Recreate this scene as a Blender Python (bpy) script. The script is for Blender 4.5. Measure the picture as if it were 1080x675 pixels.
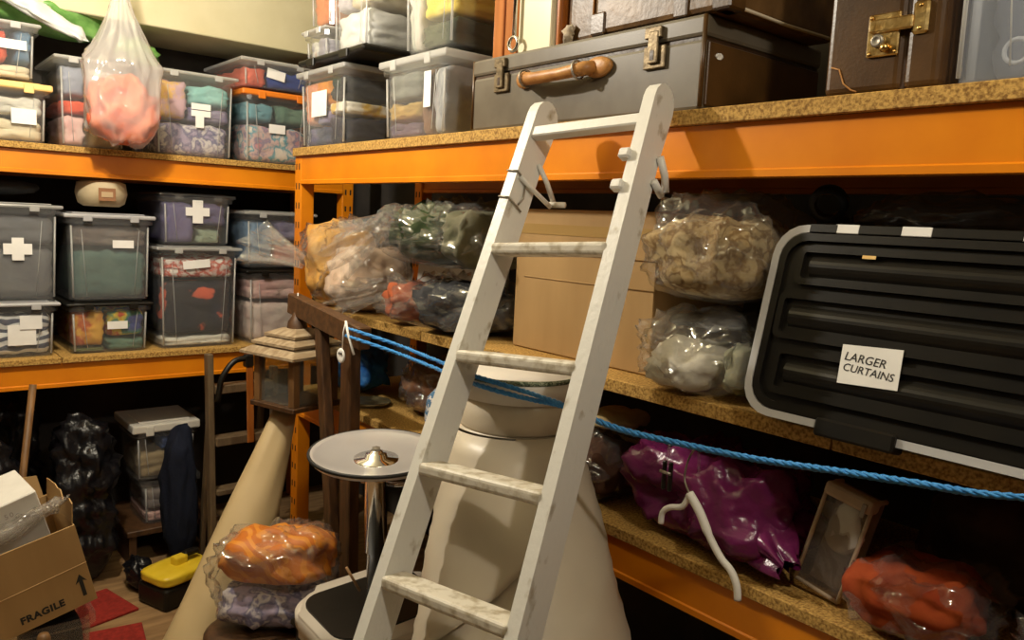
import bpy, bmesh, math, random
from mathutils import Vector, Matrix, noise, Euler
for o in list(bpy.data.objects): bpy.data.objects.remove(o)
S = bpy.context.scene; COL = S.collection
# ------------------------------------------------------------------ camera
YAW, PITCH, ROLL, FPX, EYE = math.radians(50.4375), math.radians(-6.9898), math.radians(2.7444), 839.25, 1.5
cy, sy, cp, sp = math.cos(YAW), math.sin(YAW), math.cos(PITCH), math.sin(PITCH)
FW = Vector((cy*cp, sy*cp, sp)); _r = Vector((sy, -cy, 0)); _u = _r.cross(FW)
RT = _r*math.cos(ROLL) + _u*math.sin(ROLL); UP = -_r*math.sin(ROLL) + _u*math.cos(ROLL)
cam = bpy.data.objects.new('camera', bpy.data.cameras.new('camera')); COL.objects.link(cam)
cam.matrix_world = Matrix(((RT.x, UP.x, -FW.x, 0), (RT.y, UP.y, -FW.y, 0), (RT.z, UP.z, -FW.z, EYE), (0, 0, 0, 1)))
cam.data.sensor_width = 36; cam.data.lens = 36*FPX/1080; cam.data.clip_start = .02
S.camera = cam
def at(px, py, X=None, Y=None, Z=None):
    d = FW + RT*((px-540)/FPX) - UP*((py-337.5)/FPX)
    t = X/d.x if X is not None else Y/d.y if Y is not None else (Z-EYE)/d.z
    return Vector((0, 0, EYE)) + d*t
# ------------------------------------------------------------------ world, lamps, exposure
w = bpy.data.worlds.new('world'); S.world = w; w.use_nodes = True
w.node_tree.nodes['Background'].inputs[0].default_value = (1, .86, .68, 1)
w.node_tree.nodes['Background'].inputs[1].default_value = .02
def lamp(name, loc, watts, col, rad):
    l = bpy.data.lights.new(name, 'POINT'); l.energy = watts; l.color = col; l.shadow_soft_size = rad
    o = bpy.data.objects.new(name, l); o.location = loc; COL.objects.link(o); return o
lamp('ceiling_bulb', (.42, 2.3, 2.44), 74, (1, .91, .77), .035)
lamp('ceiling_bulb', (.58, -.15, 2.45), 30, (1, .90, .75), .045)
S.view_settings.view_transform = 'Standard'; S.view_settings.look = 'None'
S.view_settings.exposure = .22; S.view_settings.gamma = 1
S.cycles.transparent_max_bounces = 24
# ------------------------------------------------------------------ materials
MC = {}
def nt(name):
    m = bpy.data.materials.new(name); m.use_nodes = True; t = m.node_tree; t.nodes.clear()
    return m, t, t.nodes.new, t.links.new, t.nodes.new('ShaderNodeOutputMaterial')
def coord(N, L, scale, vec=(1, 1, 1), rot=(0, 0, 0)):
    tc = N('ShaderNodeTexCoord'); mp = N('ShaderNodeMapping'); mp.inputs['Scale'].default_value = [scale*v for v in vec]
    mp.inputs['Rotation'].default_value = rot
    L(tc.outputs['Object'], mp.inputs[0]); return mp.outputs[0]
def ramp(N, stops):
    r = N('ShaderNodeValToRGB'); e = r.color_ramp.elements
    while len(e) < len(stops): e.new(.5)
    for x, (p, c) in zip(e, stops): x.position = p; x.color = (*c, 1)
    return r
def pbr(name, c1, c2=None, rough=.6, metal=0, scale=20, vec=(1, 1, 1), bump=.1, bscale=None, lo=.35, hi=.65, detail=4, spec=.5, coat=0, dist=.004):
    if name in MC: return MC[name]
    m, t, N, L, out = nt(name); p = N('ShaderNodeBsdfPrincipled')
    v = coord(N, L, scale, vec); n = N('ShaderNodeTexNoise'); n.inputs['Scale'].default_value = 1; n.inputs['Detail'].default_value = detail
    L(v, n.inputs['Vector']); r = ramp(N, [(lo, c1), (hi, c2 or c1)]); L(n.outputs[0], r.inputs[0]); L(r.outputs[0], p.inputs['Base Color'])
    p.inputs['Roughness'].default_value = rough; p.inputs['Metallic'].default_value = metal
    p.inputs['Specular IOR Level'].default_value = spec; p.inputs['Coat Weight'].default_value = coat
    if bump:
        v2 = coord(N, L, bscale or scale*2, vec); n2 = N('ShaderNodeTexNoise'); n2.inputs['Scale'].default_value = 1; n2.inputs['Detail'].default_value = 5
        L(v2, n2.inputs['Vector']); b = N('ShaderNodeBump'); b.inputs['Strength'].default_value = bump; b.inputs['Distance'].default_value = dist
        L(n2.outputs[0], b.inputs['Height']); L(b.outputs[0], p.inputs['Normal'])
    L(p.outputs[0], out.inputs[0]); MC[name] = m; return m
def stops(name, cols, scale=14, rough=.85, bump=.35, vec=(1, 1, 1)):
    """cloth printed in several colours"""
    if name in MC: return MC[name]
    m, t, N, L, out = nt(name); p = N('ShaderNodeBsdfPrincipled'); v = coord(N, L, scale, vec)
    n = N('ShaderNodeTexNoise'); n.inputs['Scale'].default_value = 1; n.inputs['Detail'].default_value = 3; n.inputs['Distortion'].default_value = .25; L(v, n.inputs['Vector'])
    k = len(cols); r = ramp(N, [(.3+.4*i/k, c) for i, c in enumerate(cols)]); r.color_ramp.interpolation = 'EASE'
    L(n.outputs[0], r.inputs[0]); L(r.outputs[0], p.inputs['Base Color']); p.inputs['Roughness'].default_value = rough
    n2 = N('ShaderNodeTexNoise'); n2.inputs['Scale'].default_value = 45; L(coord(N, L, 1), n2.inputs['Vector'])
    b = N('ShaderNodeBump'); b.inputs['Strength'].default_value = bump; b.inputs['Distance'].default_value = .006
    L(n2.outputs[0], b.inputs['Height']); L(b.outputs[0], p.inputs['Normal']); L(p.outputs[0], out.inputs[0]); MC[name] = m; return m
def stripes(name, c1, c2, scale, axis='Z', distort=6, rough=.85, dscale=1.0):
    if name in MC: return MC[name]
    m, t, N, L, out = nt(name); p = N('ShaderNodeBsdfPrincipled'); wv = N('ShaderNodeTexWave'); wv.bands_direction = axis
    wv.inputs['Scale'].default_value = scale; wv.inputs['Distortion'].default_value = distort; wv.inputs['Detail'].default_value = .5
    wv.inputs['Detail Scale'].default_value = dscale
    L(coord(N, L, 1), wv.inputs['Vector']); r = ramp(N, [(.45, c1), (.55, c2)]); L(wv.outputs[0], r.inputs[0]); L(r.outputs[0], p.inputs['Base Color'])
    p.inputs['Roughness'].default_value = rough; L(p.outputs[0], out.inputs[0]); MC[name] = m; return m
def clear(name, tint=(.95, .96, .95), haze=.1, hazecol=(.8, .8, .78), rough=.08, bump=0, bscale=25, ior=1.45, gloss=1, crease=0):
    """thin clear plastic: see-through, Fresnel gloss and a little milky scatter"""
    if name in MC: return MC[name]
    m, t, N, L, out = nt(name); tr = N('ShaderNodeBsdfTransparent'); tr.inputs[0].default_value = (*tint, 1)
    df = N('ShaderNodeBsdfDiffuse'); df.inputs[0].default_value = (*hazecol, 1); tl = N('ShaderNodeBsdfTranslucent'); tl.inputs[0].default_value = (*hazecol, 1)
    gl = N('ShaderNodeBsdfGlossy'); gl.inputs['Roughness'].default_value = rough; fr = N('ShaderNodeLayerWeight'); fr.inputs[0].default_value = .5
    if bump:
        n = N('ShaderNodeTexNoise'); n.inputs['Scale'].default_value = bscale; n.noise_type = 'RIDGED_MULTIFRACTAL'; n.inputs['Detail'].default_value = 5; n.inputs['Roughness'].default_value = .55; n.inputs['Distortion'].default_value = .6
        L(coord(N, L, 1), n.inputs['Vector']); b = N('ShaderNodeBump'); b.inputs['Strength'].default_value = bump; b.inputs['Distance'].default_value = .018
        L(n.outputs[0], b.inputs['Height'])
        for x in (gl, fr, df): L(b.outputs[0], x.inputs['Normal'])
    m0 = N('ShaderNodeMixShader'); m0.inputs[0].default_value = .4; L(df.outputs[0], m0.inputs[1]); L(tl.outputs[0], m0.inputs[2])
    m1 = N('ShaderNodeMixShader'); m1.inputs[0].default_value = haze
    if bump and crease:
        n3 = N('ShaderNodeTexNoise'); n3.noise_type = 'RIDGED_MULTIFRACTAL'; n3.inputs['Scale'].default_value = bscale*.55; n3.inputs['Detail'].default_value = 4; n3.inputs['Distortion'].default_value = .5; L(coord(N, L, 1, (1.4, 1, .8), (.4, .3, .2)), n3.inputs['Vector'])
        r3 = ramp(N, [(.52, (haze,)*3), (1, (haze+crease,)*3)]); L(n3.outputs[0], r3.inputs[0]); L(r3.outputs[0], m1.inputs[0])
    L(tr.outputs[0], m1.inputs[1]); L(m0.outputs[0], m1.inputs[2])
    m2 = N('ShaderNodeMixShader'); f0 = ((ior-1)/(ior+1))**2; pw = N('ShaderNodeMath'); pw.operation = 'POWER'; pw.inputs[1].default_value = 4; L(fr.outputs['Facing'], pw.inputs[0]); ma = N('ShaderNodeMath'); ma.operation = 'MULTIPLY_ADD'; ma.inputs[1].default_value = .6; ma.inputs[2].default_value = f0*gloss; L(pw.outputs[0], ma.inputs[0]); L(ma.outputs[0], m2.inputs[0]); L(m1.outputs[0], m2.inputs[1]); L(gl.outputs[0], m2.inputs[2])
    L(m2.outputs[0], out.inputs[0]); MC[name] = m; return m
ORANGE = pbr('orange_enamel', (.70, .205, .004), (.80, .26, .006), .36, scale=6, bump=.05, bscale=60)
CHIP = pbr('chipboard', (.22, .105, .018), (.58, .35, .09), .85, scale=170, bump=.25, lo=.33, hi=.62, detail=3)
CREAM = pbr('cream_wall_paint', (.60, .54, .33), (.68, .62, .41), .8, scale=4, bump=.15, bscale=40)
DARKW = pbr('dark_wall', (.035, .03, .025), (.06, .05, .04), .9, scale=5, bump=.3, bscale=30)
FLOOR = pbr('bare_floor', (.20, .11, .045), (.33, .20, .09), .7, scale=5, vec=(1, 6, 1), bump=.2)
WHITEP = pbr('worn_white_paint', (.36, .31, .22), (.74, .73, .69), .42, scale=16, vec=(1.5, 1.5, 1), bump=.3, bscale=60, lo=.27, hi=.40, detail=10)
RUNGP = pbr('scuffed_rung_paint', (.40, .34, .24), (.68, .64, .55), .5, scale=40, bump=.3, bscale=70, lo=.34, hi=.54, detail=10)
STEEL = pbr('dull_steel', (.28, .25, .2), (.4, .37, .32), .45, .8, scale=30)
CHROME = pbr('chrome', (.75, .75, .76), None, .1, 1, bump=0)
SATIN = pbr('brushed_steel', (.60, .585, .59), (.66, .645, .65), .28, .45, scale=6, bump=.04)
BRASS = pbr('worn_brass', (.50, .30, .09), (.85, .62, .26), .28, 1, scale=40, bump=.2)
CARD = pbr('brown_cardboard', (.38, .23, .09), (.46, .29, .12), .8, scale=8, vec=(1, 1, .2), bump=.1)
PAPER = pbr('white_paper', (.80, .79, .76), (.86, .85, .82), .8, bump=.05)
INK = pbr('black_ink', (.02, .018, .015), None, .7, bump=0)
BLACKP = pbr('black_plastic', (.007, .006, .0045), (.011, .009, .006), .38, scale=12, bump=.06, spec=.35)
BINBAG = pbr('black_bin_liner', (.006, .006, .008), None, .3, bump=.6, bscale=30, dist=.01)
DWOOD = pbr('dark_stained_wood', (.045, .020, .008), (.10, .045, .016), .5, scale=10, vec=(6, 6, 1), bump=.15)
MWOOD = pbr('brown_wood', (.13, .062, .02), (.22, .11, .038), .55, scale=8, vec=(5, 5, 1), bump=.15)
RWOOD = pbr('varnished_red_wood', (.32, .095, .018), (.42, .14, .03), .2, scale=6, vec=(8, 8, 1), bump=.05)
GREYL = pbr('grey_leatherette', (.105, .085, .058), (.14, .118, .085), .38, scale=10, bump=.12, bscale=420, dist=.001)
BROWNL = pbr('brown_leather', (.048, .021, .004), (.095, .044, .011), .36, scale=9, bump=.15, bscale=160, dist=.002)
DBROWN = pbr('dark_brown_leather', (.030, .014, .006), (.055, .025, .010), .4, scale=9, bump=.25, bscale=60)
TANL = pbr('tan_leather', (.36, .15, .035), (.50, .24, .07), .45, scale=30, bump=.3)
VINYL = pbr('cream_vinyl', (.58, .51, .40), (.64, .57, .46), .4, scale=5, bump=.06, bscale=15)
TANV = pbr('tan_lining', (.50, .37, .19), (.58, .44, .24), .6, scale=4, bump=.1, bscale=12)
ROPEM = stripes('blue_rope', (.02, .20, .55), (.10, .42, .85), 60, 'DIAGONAL', 0, .5)
CLEARBOX = clear('clear_polypropylene', (.975, .98, .975), haze=.055, hazecol=(.88, .88, .87), rough=.12)
SMOKEBOX = clear('smoky_polypropylene', (.90, .90, .91), .13, (.60, .61, .61), .14)
FILM = clear('clear_bag_film', (.975, .975, .965), .07, (.9, .9, .88), .09, 1, 10, 1.5, 2.4, .65)
FILM2 = clear('gathered_bag_film', (.96, .96, .95), .12, (.9, .9, .88), .10, 1, 14, 1.5, 2.2, .6)
MILKY = clear('milky_bag_film', (.96, .95, .94), .30, (.93, .91, .90), .12, .8, 9, 1.45, 1.5, .4)
WLID = clear('milky_lid_plastic', (.9, .9, .9), .55, (.80, .80, .78), .2)
GLASS = clear('dusty_glass', (.9, .92, .9), .10, (.7, .72, .66), .05, .3, 30, 1.5)
def cloth(c, c2=None, rough=.9):
    return pbr('cloth_%02d%02d%02d' % tuple(int(99*x) for x in c) + ('' if not c2 else '_%02d%02d%02d' % tuple(int(99*x) for x in c2)), c, c2 or tuple(x*.8 for x in c), rough, scale=16, bump=.4, bscale=55, spec=.25, dist=.006)
# ------------------------------------------------------------------ mesh helpers
def new_obj(name, me, m, parent=None, smooth=False):
    if m: me.materials.append(m)
    if smooth:
        for p in me.polygons: p.use_smooth = True
    o = bpy.data.objects.new(name, me); COL.objects.link(o); o.parent = parent; return o
def fin(name, bm, m, parent=None, smooth=False):
    bmesh.ops.recalc_face_normals(bm, faces=bm.faces)
    me = bpy.data.meshes.new(name); bm.to_mesh(me); bm.free(); return new_obj(name, me, m, parent, smooth)
def bbox(bm, x0, x1, y0, y1, z0, z1, bev=0, seg=1, mat=None):
    r = bmesh.ops.create_cube(bm, size=1); vs = r['verts']
    bmesh.ops.scale(bm, vec=(x1-x0, y1-y0, z1-z0), verts=vs)
    bmesh.ops.translate(bm, vec=((x0+x1)/2, (y0+y1)/2, (z0+z1)/2), verts=vs)
    if bev:
        es = list({e for v in vs for e in v.link_edges}); r2 = bmesh.ops.bevel(bm, geom=es, offset=bev, segments=seg, affect='EDGES', profile=.5)
        vs = list({v for f in r2['faces'] for v in f.verts} | {v for v in vs if v.is_valid})
    if mat is not None: bmesh.ops.transform(bm, matrix=mat, verts=vs)
    return vs
def box(name, m, parent, x0, x1, y0, y1, z0, z1, bev=.002, seg=1, mat=None, smooth=False):
    bm = bmesh.new(); bbox(bm, x0, x1, y0, y1, z0, z1, bev, seg, mat); return fin(name, bm, m, parent, smooth)
def tube_bm(bm, pts, r, n=8, closed=False, cap=True):
    pts = [Vector(p) for p in pts]; rs = r if isinstance(r, (list, tuple)) else [r]*len(pts); rings = []; prev = None
    for i, p in enumerate(pts):
        a = pts[i-1] if (i > 0 or closed) else p; b = pts[(i+1) % len(pts)] if (i < len(pts)-1 or closed) else p
        d = (b-a).normalized(); ref = prev if prev else (Vector((0, 0, 1)) if abs(d.z) < .9 else Vector((1, 0, 0)))
        u = (ref-d*ref.dot(d)).normalized(); prev = u; v = d.cross(u)
        rings.append([bm.verts.new(p+(u*math.cos(2*math.pi*k/n)+v*math.sin(2*math.pi*k/n))*rs[i]) for k in range(n)])
    m = len(rings)
    for i in range(m if closed else m-1):
        A, B = rings[i], rings[(i+1) % m]
        for k in range(n): bm.faces.new((A[k], A[(k+1) % n], B[(k+1) % n], B[k]))
    if cap and not closed: bm.faces.new(rings[0]); bm.faces.new(rings[-1])
def tube(name, m, parent, pts, r, n=8, closed=False, smooth=True):
    bm = bmesh.new(); tube_bm(bm, pts, r, n, closed); return fin(name, bm, m, parent, smooth)
def lathe(name, m, parent, prof, n=32, smooth=True, mat=None, sx=1, sy=1):
    bm = bmesh.new(); rings = []
    for r, z in prof:
        if r < 1e-6: rings.append([bm.verts.new((0, 0, z))])
        else: rings.append([bm.verts.new((r*sx*math.cos(2*math.pi*k/n), r*sy*math.sin(2*math.pi*k/n), z)) for k in range(n)])
    for A, B in zip(rings, rings[1:]):
        for k in range(n):
            q = [A[k % len(A)], A[(k+1) % len(A)], B[(k+1) % len(B)], B[k % len(B)]]; q = list(dict.fromkeys(q))
            if len(q) > 2: bm.faces.new(q)
    if mat is not None: bmesh.ops.transform(bm, matrix=mat, verts=bm.verts)
    return fin(name, bm, m, parent, smooth)
def prism_bm(bm, pts, d, axis=1):
    """extrude a 2-D outline (a,b) by d along one axis: axis 1 -> (a, 0..d, b), axis 0 -> (0..d, a, b), axis 2 -> (a, b, 0..d)"""
    f = [(lambda a, b, t: (a, t, b)), (lambda a, b, t: (t, a, b)), (lambda a, b, t: (a, b, t))][{1: 0, 0: 1, 2: 2}[axis]]
    A = [bm.verts.new(f(a, b, 0)) for a, b in pts]; B = [bm.verts.new(f(a, b, d)) for a, b in pts]; n = len(pts)
    bm.faces.new(A); bm.faces.new(B)
    for k in range(n): bm.faces.new((A[k], A[(k+1) % n], B[(k+1) % n], B[k]))
def ridged(p, f, seed):
    q = Vector((p.x*f+seed*7.3, p.y*f-seed*3.1, p.z*f+seed*1.7)); n_ = max(0, 1-1.9*abs(noise.noise(q))); return 1.6*n_*n_-.5
def lump(name, m, parent, size, n=5, seed=0, amp=.02, freq=9, sub=4, flat=True, neck=None, warp=.15, folds=(1, 1, 1), loc=None, rot=None):
    """a soft stuffed shape with folds; size = full extents, standing on z = 0. neck=(start fraction, end radius, extra height)"""
    bm = bmesh.new(); bmesh.ops.create_icosphere(bm, subdivisions=sub, radius=1); hx, hy, hz = [s/2 for s in size]; mn = min(size)
    for v in bm.verts:
        p = v.co.copy(); k = (abs(p.x)**n+abs(p.y)**n+abs(p.z)**n)**(1/n); p /= k
        w_ = 1+warp*noise.noise(p*1.3+Vector((seed*5.1, seed*2.2, 0)))
        q = Vector((p.x*hx*w_, p.y*hy*w_, p.z*hz*(1 if p.z < 0 else w_)))
        f = Vector((q.x*folds[0], q.y*folds[1], q.z*folds[2]))
        dsp = amp*(.65*ridged(f, freq, seed)+.35*ridged(f, freq*2.7, seed+3))
        if flat and p.z < -.55: dsp *= .15
        dr = Vector((p.x/hx, p.y/hy, p.z/hz)).normalized() if mn > 0 else p
        q += dr*(dsp-amp*.6)
        if neck:
            s0, r1, ex = neck
            if p.z > s0:
                t = (p.z-s0)/(1-s0); t = min(1, max(0, t)); sc = (1-t)**1.5*(1-r1)+r1; q.x *= sc; q.y *= sc; q.z += ex*t*t
        v.co = q+Vector((0, 0, hz))
    zmin = min(v.co.z for v in bm.verts)
    for v in bm.verts: v.co.z -= zmin
    o = fin(name, bm, m, parent, True)
    if loc is not None: o.location = loc
    if rot is not None: o.rotation_euler = rot
    return o
def tag(o, label, cat, group=None, kind=None):
    if label: o['label'] = label
    if cat: o['category'] = cat
    if group: o['group'] = group
    if kind: o['kind'] = kind
    return o
def thing(name, label, cat, loc=(0, 0, 0), rot=(0, 0, 0), group=None):
    o = bpy.data.objects.new(name, None); COL.objects.link(o); o.location = loc; o.rotation_euler = rot; o.empty_display_size = .1
    return tag(o, label, cat, group)
def text(name, body, size, m, parent, mat, shear=0, spacing=1, bold=0):
    c = bpy.data.curves.new(name, 'FONT'); c.body = body; c.size = size; c.align_x = 'CENTER'; c.align_y = 'CENTER'; c.shear = shear
    c.space_character = spacing; c.extrude = .0003; c.offset = bold; c.resolution_u = 3
    t = bpy.data.objects.new(name+'_curve', c); me = bpy.data.meshes.new_from_object(t); bpy.data.objects.remove(t)
    me.transform(mat); return new_obj(name, me, m, parent)
def struct(o): o['kind'] = 'structure'; return o
# ------------------------------------------------------------------ room shell
XR, YL = 1.331, 3.345
WX0, WX1, WY0, WY1, CZ = -2.3, 2.05, -2.0, 3.95, 2.8
struct(box('floor', FLOOR, None, WX0-.1, WX1+.1, WY0-.1, WY1+.1, -.1, 0, 0))
struct(box('ceiling', CREAM, None, WX0-.1, WX1+.1, WY0-.1, WY1+.1, CZ, CZ+.1, 0))
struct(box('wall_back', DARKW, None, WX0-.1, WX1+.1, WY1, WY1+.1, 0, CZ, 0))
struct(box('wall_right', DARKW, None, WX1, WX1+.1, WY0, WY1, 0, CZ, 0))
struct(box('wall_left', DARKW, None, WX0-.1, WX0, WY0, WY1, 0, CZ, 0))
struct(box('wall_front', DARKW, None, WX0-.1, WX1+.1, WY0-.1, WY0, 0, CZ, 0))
struct(box('trim_1', CREAM, None, WX0, WX1, 3.5, WY1, 2.212, CZ, .004))
# ------------------------------------------------------------------ racks
def beam(name, parent, a0, a1, front, z0, z1, axis):
    """box beam with a stepped lower lip; axis 'y' runs along Y and faces -X, axis 'x' runs along X and faces -Y"""
    prof = [(0, z0), (.045, z0), (.045, z1), (.004, z1), (.004, z0+.016), (0, z0+.013)]; bm = bmesh.new()
    if axis == 'x': prism_bm(bm, [(front+u, z) for u, z in prof], a1-a0, 0); bmesh.ops.translate(bm, vec=(a0, 0, 0), verts=bm.verts)
    else: prism_bm(bm, [(front+u, z) for u, z in prof], a1-a0, 1); bmesh.ops.translate(bm, vec=(0, a0, 0), verts=bm.verts)
    return fin(name, bm, ORANGE, parent)
SLOT = pbr('dark_slot', (.015, .01, .008), None, .9, bump=0)
def post(parent, x, y, h, slots='x'):
    o = box('post', ORANGE, parent, x-.028, x+.028, y-.028, y+.028, 0, h, .003); bm = bmesh.new(); z = .1
    while z < h-.05:
        for dx in (-.012, .012):
            if slots == 'x': bbox(bm, x-.0285, x-.0278, y+dx-.004, y+dx+.004, z-.012, z+.012)
            else: bbox(bm, x+dx-.004, x+dx+.004, y-.0285, y-.0278, z-.012, z+.012)
        z += .075
    fin('slots', bm, SLOT, o)['kind'] = 'stuff'; return o
rr = thing('storage_rack', 'orange steel rack on the right holding the suitcases and bagged textiles', 'rack', (0, 0, 0))
for y in (2.972, -.27):
    for x in (XR+.036, 1.92): post(rr, x, y, 2.25 if x > 1.5 else 1.745)
RY0, RY1 = -.24, 3.0
def boards(parent, axis, a, depth0, depth1, z0, z1):
    for s, e in zip(a, a[1:]):
        if axis == 'y': box('shelf_board', CHIP, parent, depth0, depth1, s+.0015, e-.0015, z0, z1, .0015)
        else: box('shelf_board', CHIP, parent, s+.0015, e-.0015, depth0, depth1, z0, z1, .0015)
boards(rr, 'y', [RY0, .3, 1.50, RY1], XR-.004, 1.95, 1.715, 1.746)
beam('beam', rr, RY0, 2.944, XR+.006, 1.609, 1.714, 'y'); beam('beam', rr, RY0, 2.944, 1.90, 1.609, 1.714, 'y')
boards(rr, 'y', [RY0, .7, 2.05, 2.944], XR, 1.95, 1.123, 1.153)
beam('beam', rr, RY0, 2.944, XR+.36, 1.075, 1.122, 'y'); beam('beam', rr, RY0, 2.944, 1.90, 1.075, 1.122, 'y')
boards(rr, 'y', [RY0, .25, 1.33, 2.944], XR, 1.95, .786, .812)
beam('beam', rr, RY0, 2.944, XR+.008, .69, .785, 'y'); beam('beam', rr, RY0, 2.944, 1.90, .69, .785, 'y')
lr = thing('storage_rack', 'orange steel rack along the back holding the labelled clear boxes', 'rack', (0, 0, 0))
for x in (-.62, 1.755):
    for y in (YL+.034, 3.90): post(lr, x, y, 2.0 if y < 3.6 else 2.2, 'y')
boards(lr, 'x', [-.59, .715, 1.69], YL-.014, 3.92, 1.678, 1.701); boards(lr, 'x', [-.59, .575, 1.725], YL-.012, 3.92, .894, .916)
beam('beam', lr, -.59, 1.725, YL, 1.593, 1.677, 'x'); beam('beam', lr, -.59, 1.725, 3.87, 1.593, 1.677, 'x')
beam('beam', lr, -.59, 1.725, YL, .802, .893, 'x'); beam('beam', lr, -.59, 1.725, 3.87, .802, .893, 'x')
# ------------------------------------------------------------------ clear storage boxes
def card(parent, name, x0, x1, z0, z1, y, tilt=0, m=PAPER):
    cx, cz = (x0+x1)/2, (z0+z1)/2; M = Matrix.Translation((cx, y, cz)) @ Matrix.Rotation(tilt, 4, 'Y')
    return box(name, m, parent, -(x1-x0)/2, (x1-x0)/2, -.0006, .0006, -(z1-z0)/2, (z1-z0)/2, 0, mat=M)
def tub(parent, w, d, h, m, taper=.93, t=.003, rim=.012, ribs=True):
    """open tapered tub with wall thickness, rolled rim and corner ribs; centred in x/y, base at z=0"""
    bm = bmesh.new(); rc = .035
    def ring(sx, sy, z, r):
        out = []
        for qx, qy, a0 in ((1, 1, 0), (-1, 1, 90), (-1, -1, 180), (1, -1, 270)):
            for k in range(4):
                a = math.radians(a0+30*k); out.append(bm.verts.new((qx*(sx-r)+r*math.cos(a), qy*(sy-r)+r*math.sin(a), z)))
        return out
    W, D = w/2, d/2; b = taper; wl = W-rim; dl = D-rim
    rs = [ring(wl*b, dl*b, 0, rc), ring(wl*b+(wl-wl*b)*.03, dl*b+(dl-dl*b)*.03, .006, rc), ring(wl, dl, h-.02, rc), ring(W, D, h-.02, rc), ring(W, D, h, rc), ring(wl-t, dl-t, h, rc-t), ring(wl*b-t, dl*b-t, t+.002, rc-t)]
    for A, B in zip(rs, rs[1:]):
        for k in range(16): bm.faces.new((A[k], A[(k+1) % 16], B[(k+1) % 16], B[k]))
    bm.faces.new(rs[0]); bm.faces.new(rs[-1]); return fin('tub', bm, m, parent)
def lid(parent, w, d, z, m, th=.018):
    bm = bmesh.new(); bbox(bm, -w/2-.004, w/2+.004, -d/2-.004, d/2+.004, z, z+th, .006, 2)
    bbox(bm, -w/2+.03, w/2-.03, -d/2+.03, d/2-.03, z+th, z+th+.005, .002)
    l = fin('lid', bm, m, parent, False)
    for sx in (-1, 1): box('clip', m, l, sx*w*.26-.016, sx*w*.26+.016, -d/2-.008, -d/2-.003, z-.012, z+th*.8, .002)
    return l
CATS = {}
def stbox(label, x0, x1, z0, z1, y0=YL+.012, depth=.46, tubm=None, lidm=None, lidth=.013, contents=(), labels=(), rotz=0, group='clear storage boxes', short='', taper=.955, loc=None, seed=1):
    w, h = x1-x0, z1-z0; L_ = loc or ((x0+x1)/2, y0+depth/2+.01, z0)
    r = thing('storage_box', label, 'storage box', L_, (0, 0, rotz), group); hb = h-lidth-.006 if lidm else h
    tub(r, w, depth, hb, tubm or CLEARBOX, taper)
    if lidm: lid(r, w, depth, hb-.001, lidm, lidth)
    fy = lambda z: -(depth/2-.012)*(taper+(1-taper)*min(1, max(0, z/hb)))
    kx = lambda z: (w/2-.012)*(taper+(1-taper)*min(1, max(0, z/hb)))
    for sx in (-1, 1):      # moulded corner edges and the thin ridges of the front panel
        tube('corner_edge', WLID, r, [(sx*(kx(.01)-.010), fy(.01)+.010-.0075, .01), (sx*(kx(hb-.03)-.010), fy(hb-.03)+.010-.0075, hb-.03)], .0038, 6)
        if tubm is not None or w > .25: tube('panel_ridge', WLID, r, [(sx*kx(.02)*.60, fy(.02)-.0005, .02), (sx*kx(hb*.86)*.70, fy(hb*.86)-.0005, hb*.86)], .0013, 5)
    for lb in labels:
        a, b, c, d = lb[:4]; zc = (c+d)/2*h; y = fy(zc)-.0025
        card(r, 'label_card', (a-.5)*w, (b-.5)*w, c*h, d*h, y-(.0014 if len(lb) > 4 and lb[4] == 2 else 0), lb[5] if len(lb) > 5 else 0)
    M = Matrix.Translation(L_) @ Matrix.Rotation(rotz, 4, 'Z'); tp = taper
    for i, (cname, m, a, b, c, d, *rest) in enumerate(contents):
        iw, ih = w-.032, hb-.012; dd = depth-.032; y0c, y1c = rest[0] if rest else (0, 1)
        sx, sz, sd = iw*(b-a), ih*(d-c), dd*(y1c-y0c); am = min(.012, sz*.16, sx*.16)
        o = lump('folded_cloth', m, None, (sx-.004, sd-.002, sz-.003), 11, seed*11+i, am, 12, 4, True, None, .02, (1, .6, 1.7))
        ox, oy, oz = iw*((a+b)/2-.5), dd*((y0c+y1c)/2-.5), .006+ih*c; lim = lambda t_, q: max(-q, min(q, t_))
        for v in o.data.vertices:       # keep the bundle inside the tapering walls
            k = tp+(1-tp)*min(1, max(0, (v.co.z+oz)/hb)); x_, y_ = (v.co.x+ox)*k, (v.co.y+oy)*k
            v.co.x = lim(x_, iw/2*k-.001)-ox*tp; v.co.y = lim(y_, dd/2*k-.001)-oy*tp; v.co.z = min(v.co.z, hb-.006-oz)
        o.location = M @ Vector((ox*tp, oy*tp, oz)); o.rotation_euler = (0, 0, rotz)
        tag(o, '%s in the %s' % (cname, short), 'cloth', 'cloth packed in the boxes')
    return r
W_ = cloth((.75, .72, .64)); RED = cloth((.62, .07, .03), (.72, .12, .05)); CRM = cloth((.62, .53, .36), (.70, .62, .45)); NAVY = cloth((.02, .022, .04)); PNK = cloth((.66, .38, .36), (.70, .50, .46))
TEAL = cloth((.22, .48, .46), (.30, .56, .54)); PURP = cloth((.16, .14, .25), (.25, .22, .33)); BLUE = cloth((.02, .06, .30)); GREEN = cloth((.08, .16, .12), (.14, .23, .17)); GREY = cloth((.17, .17, .17), (.23, .23, .22))
BLK = cloth((.012, .012, .014)); ORG = cloth((.62, .20, .03), (.70, .28, .05)); YEL = cloth((.66, .48, .06), (.72, .56, .12)); SKY = cloth((.13, .33, .55), (.2, .42, .6))
YLID = pbr('yellow_lid_plastic', (.78, .50, .16), (.82, .55, .2), .4, bump=.03); OLID = pbr('orange_lid_plastic', (.80, .22, .02), None, .35, bump=.03)
GLID = pbr('grey_lid_plastic', (.42, .42, .43), None, .45, bump=.03); BLID = BLACKP
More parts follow.
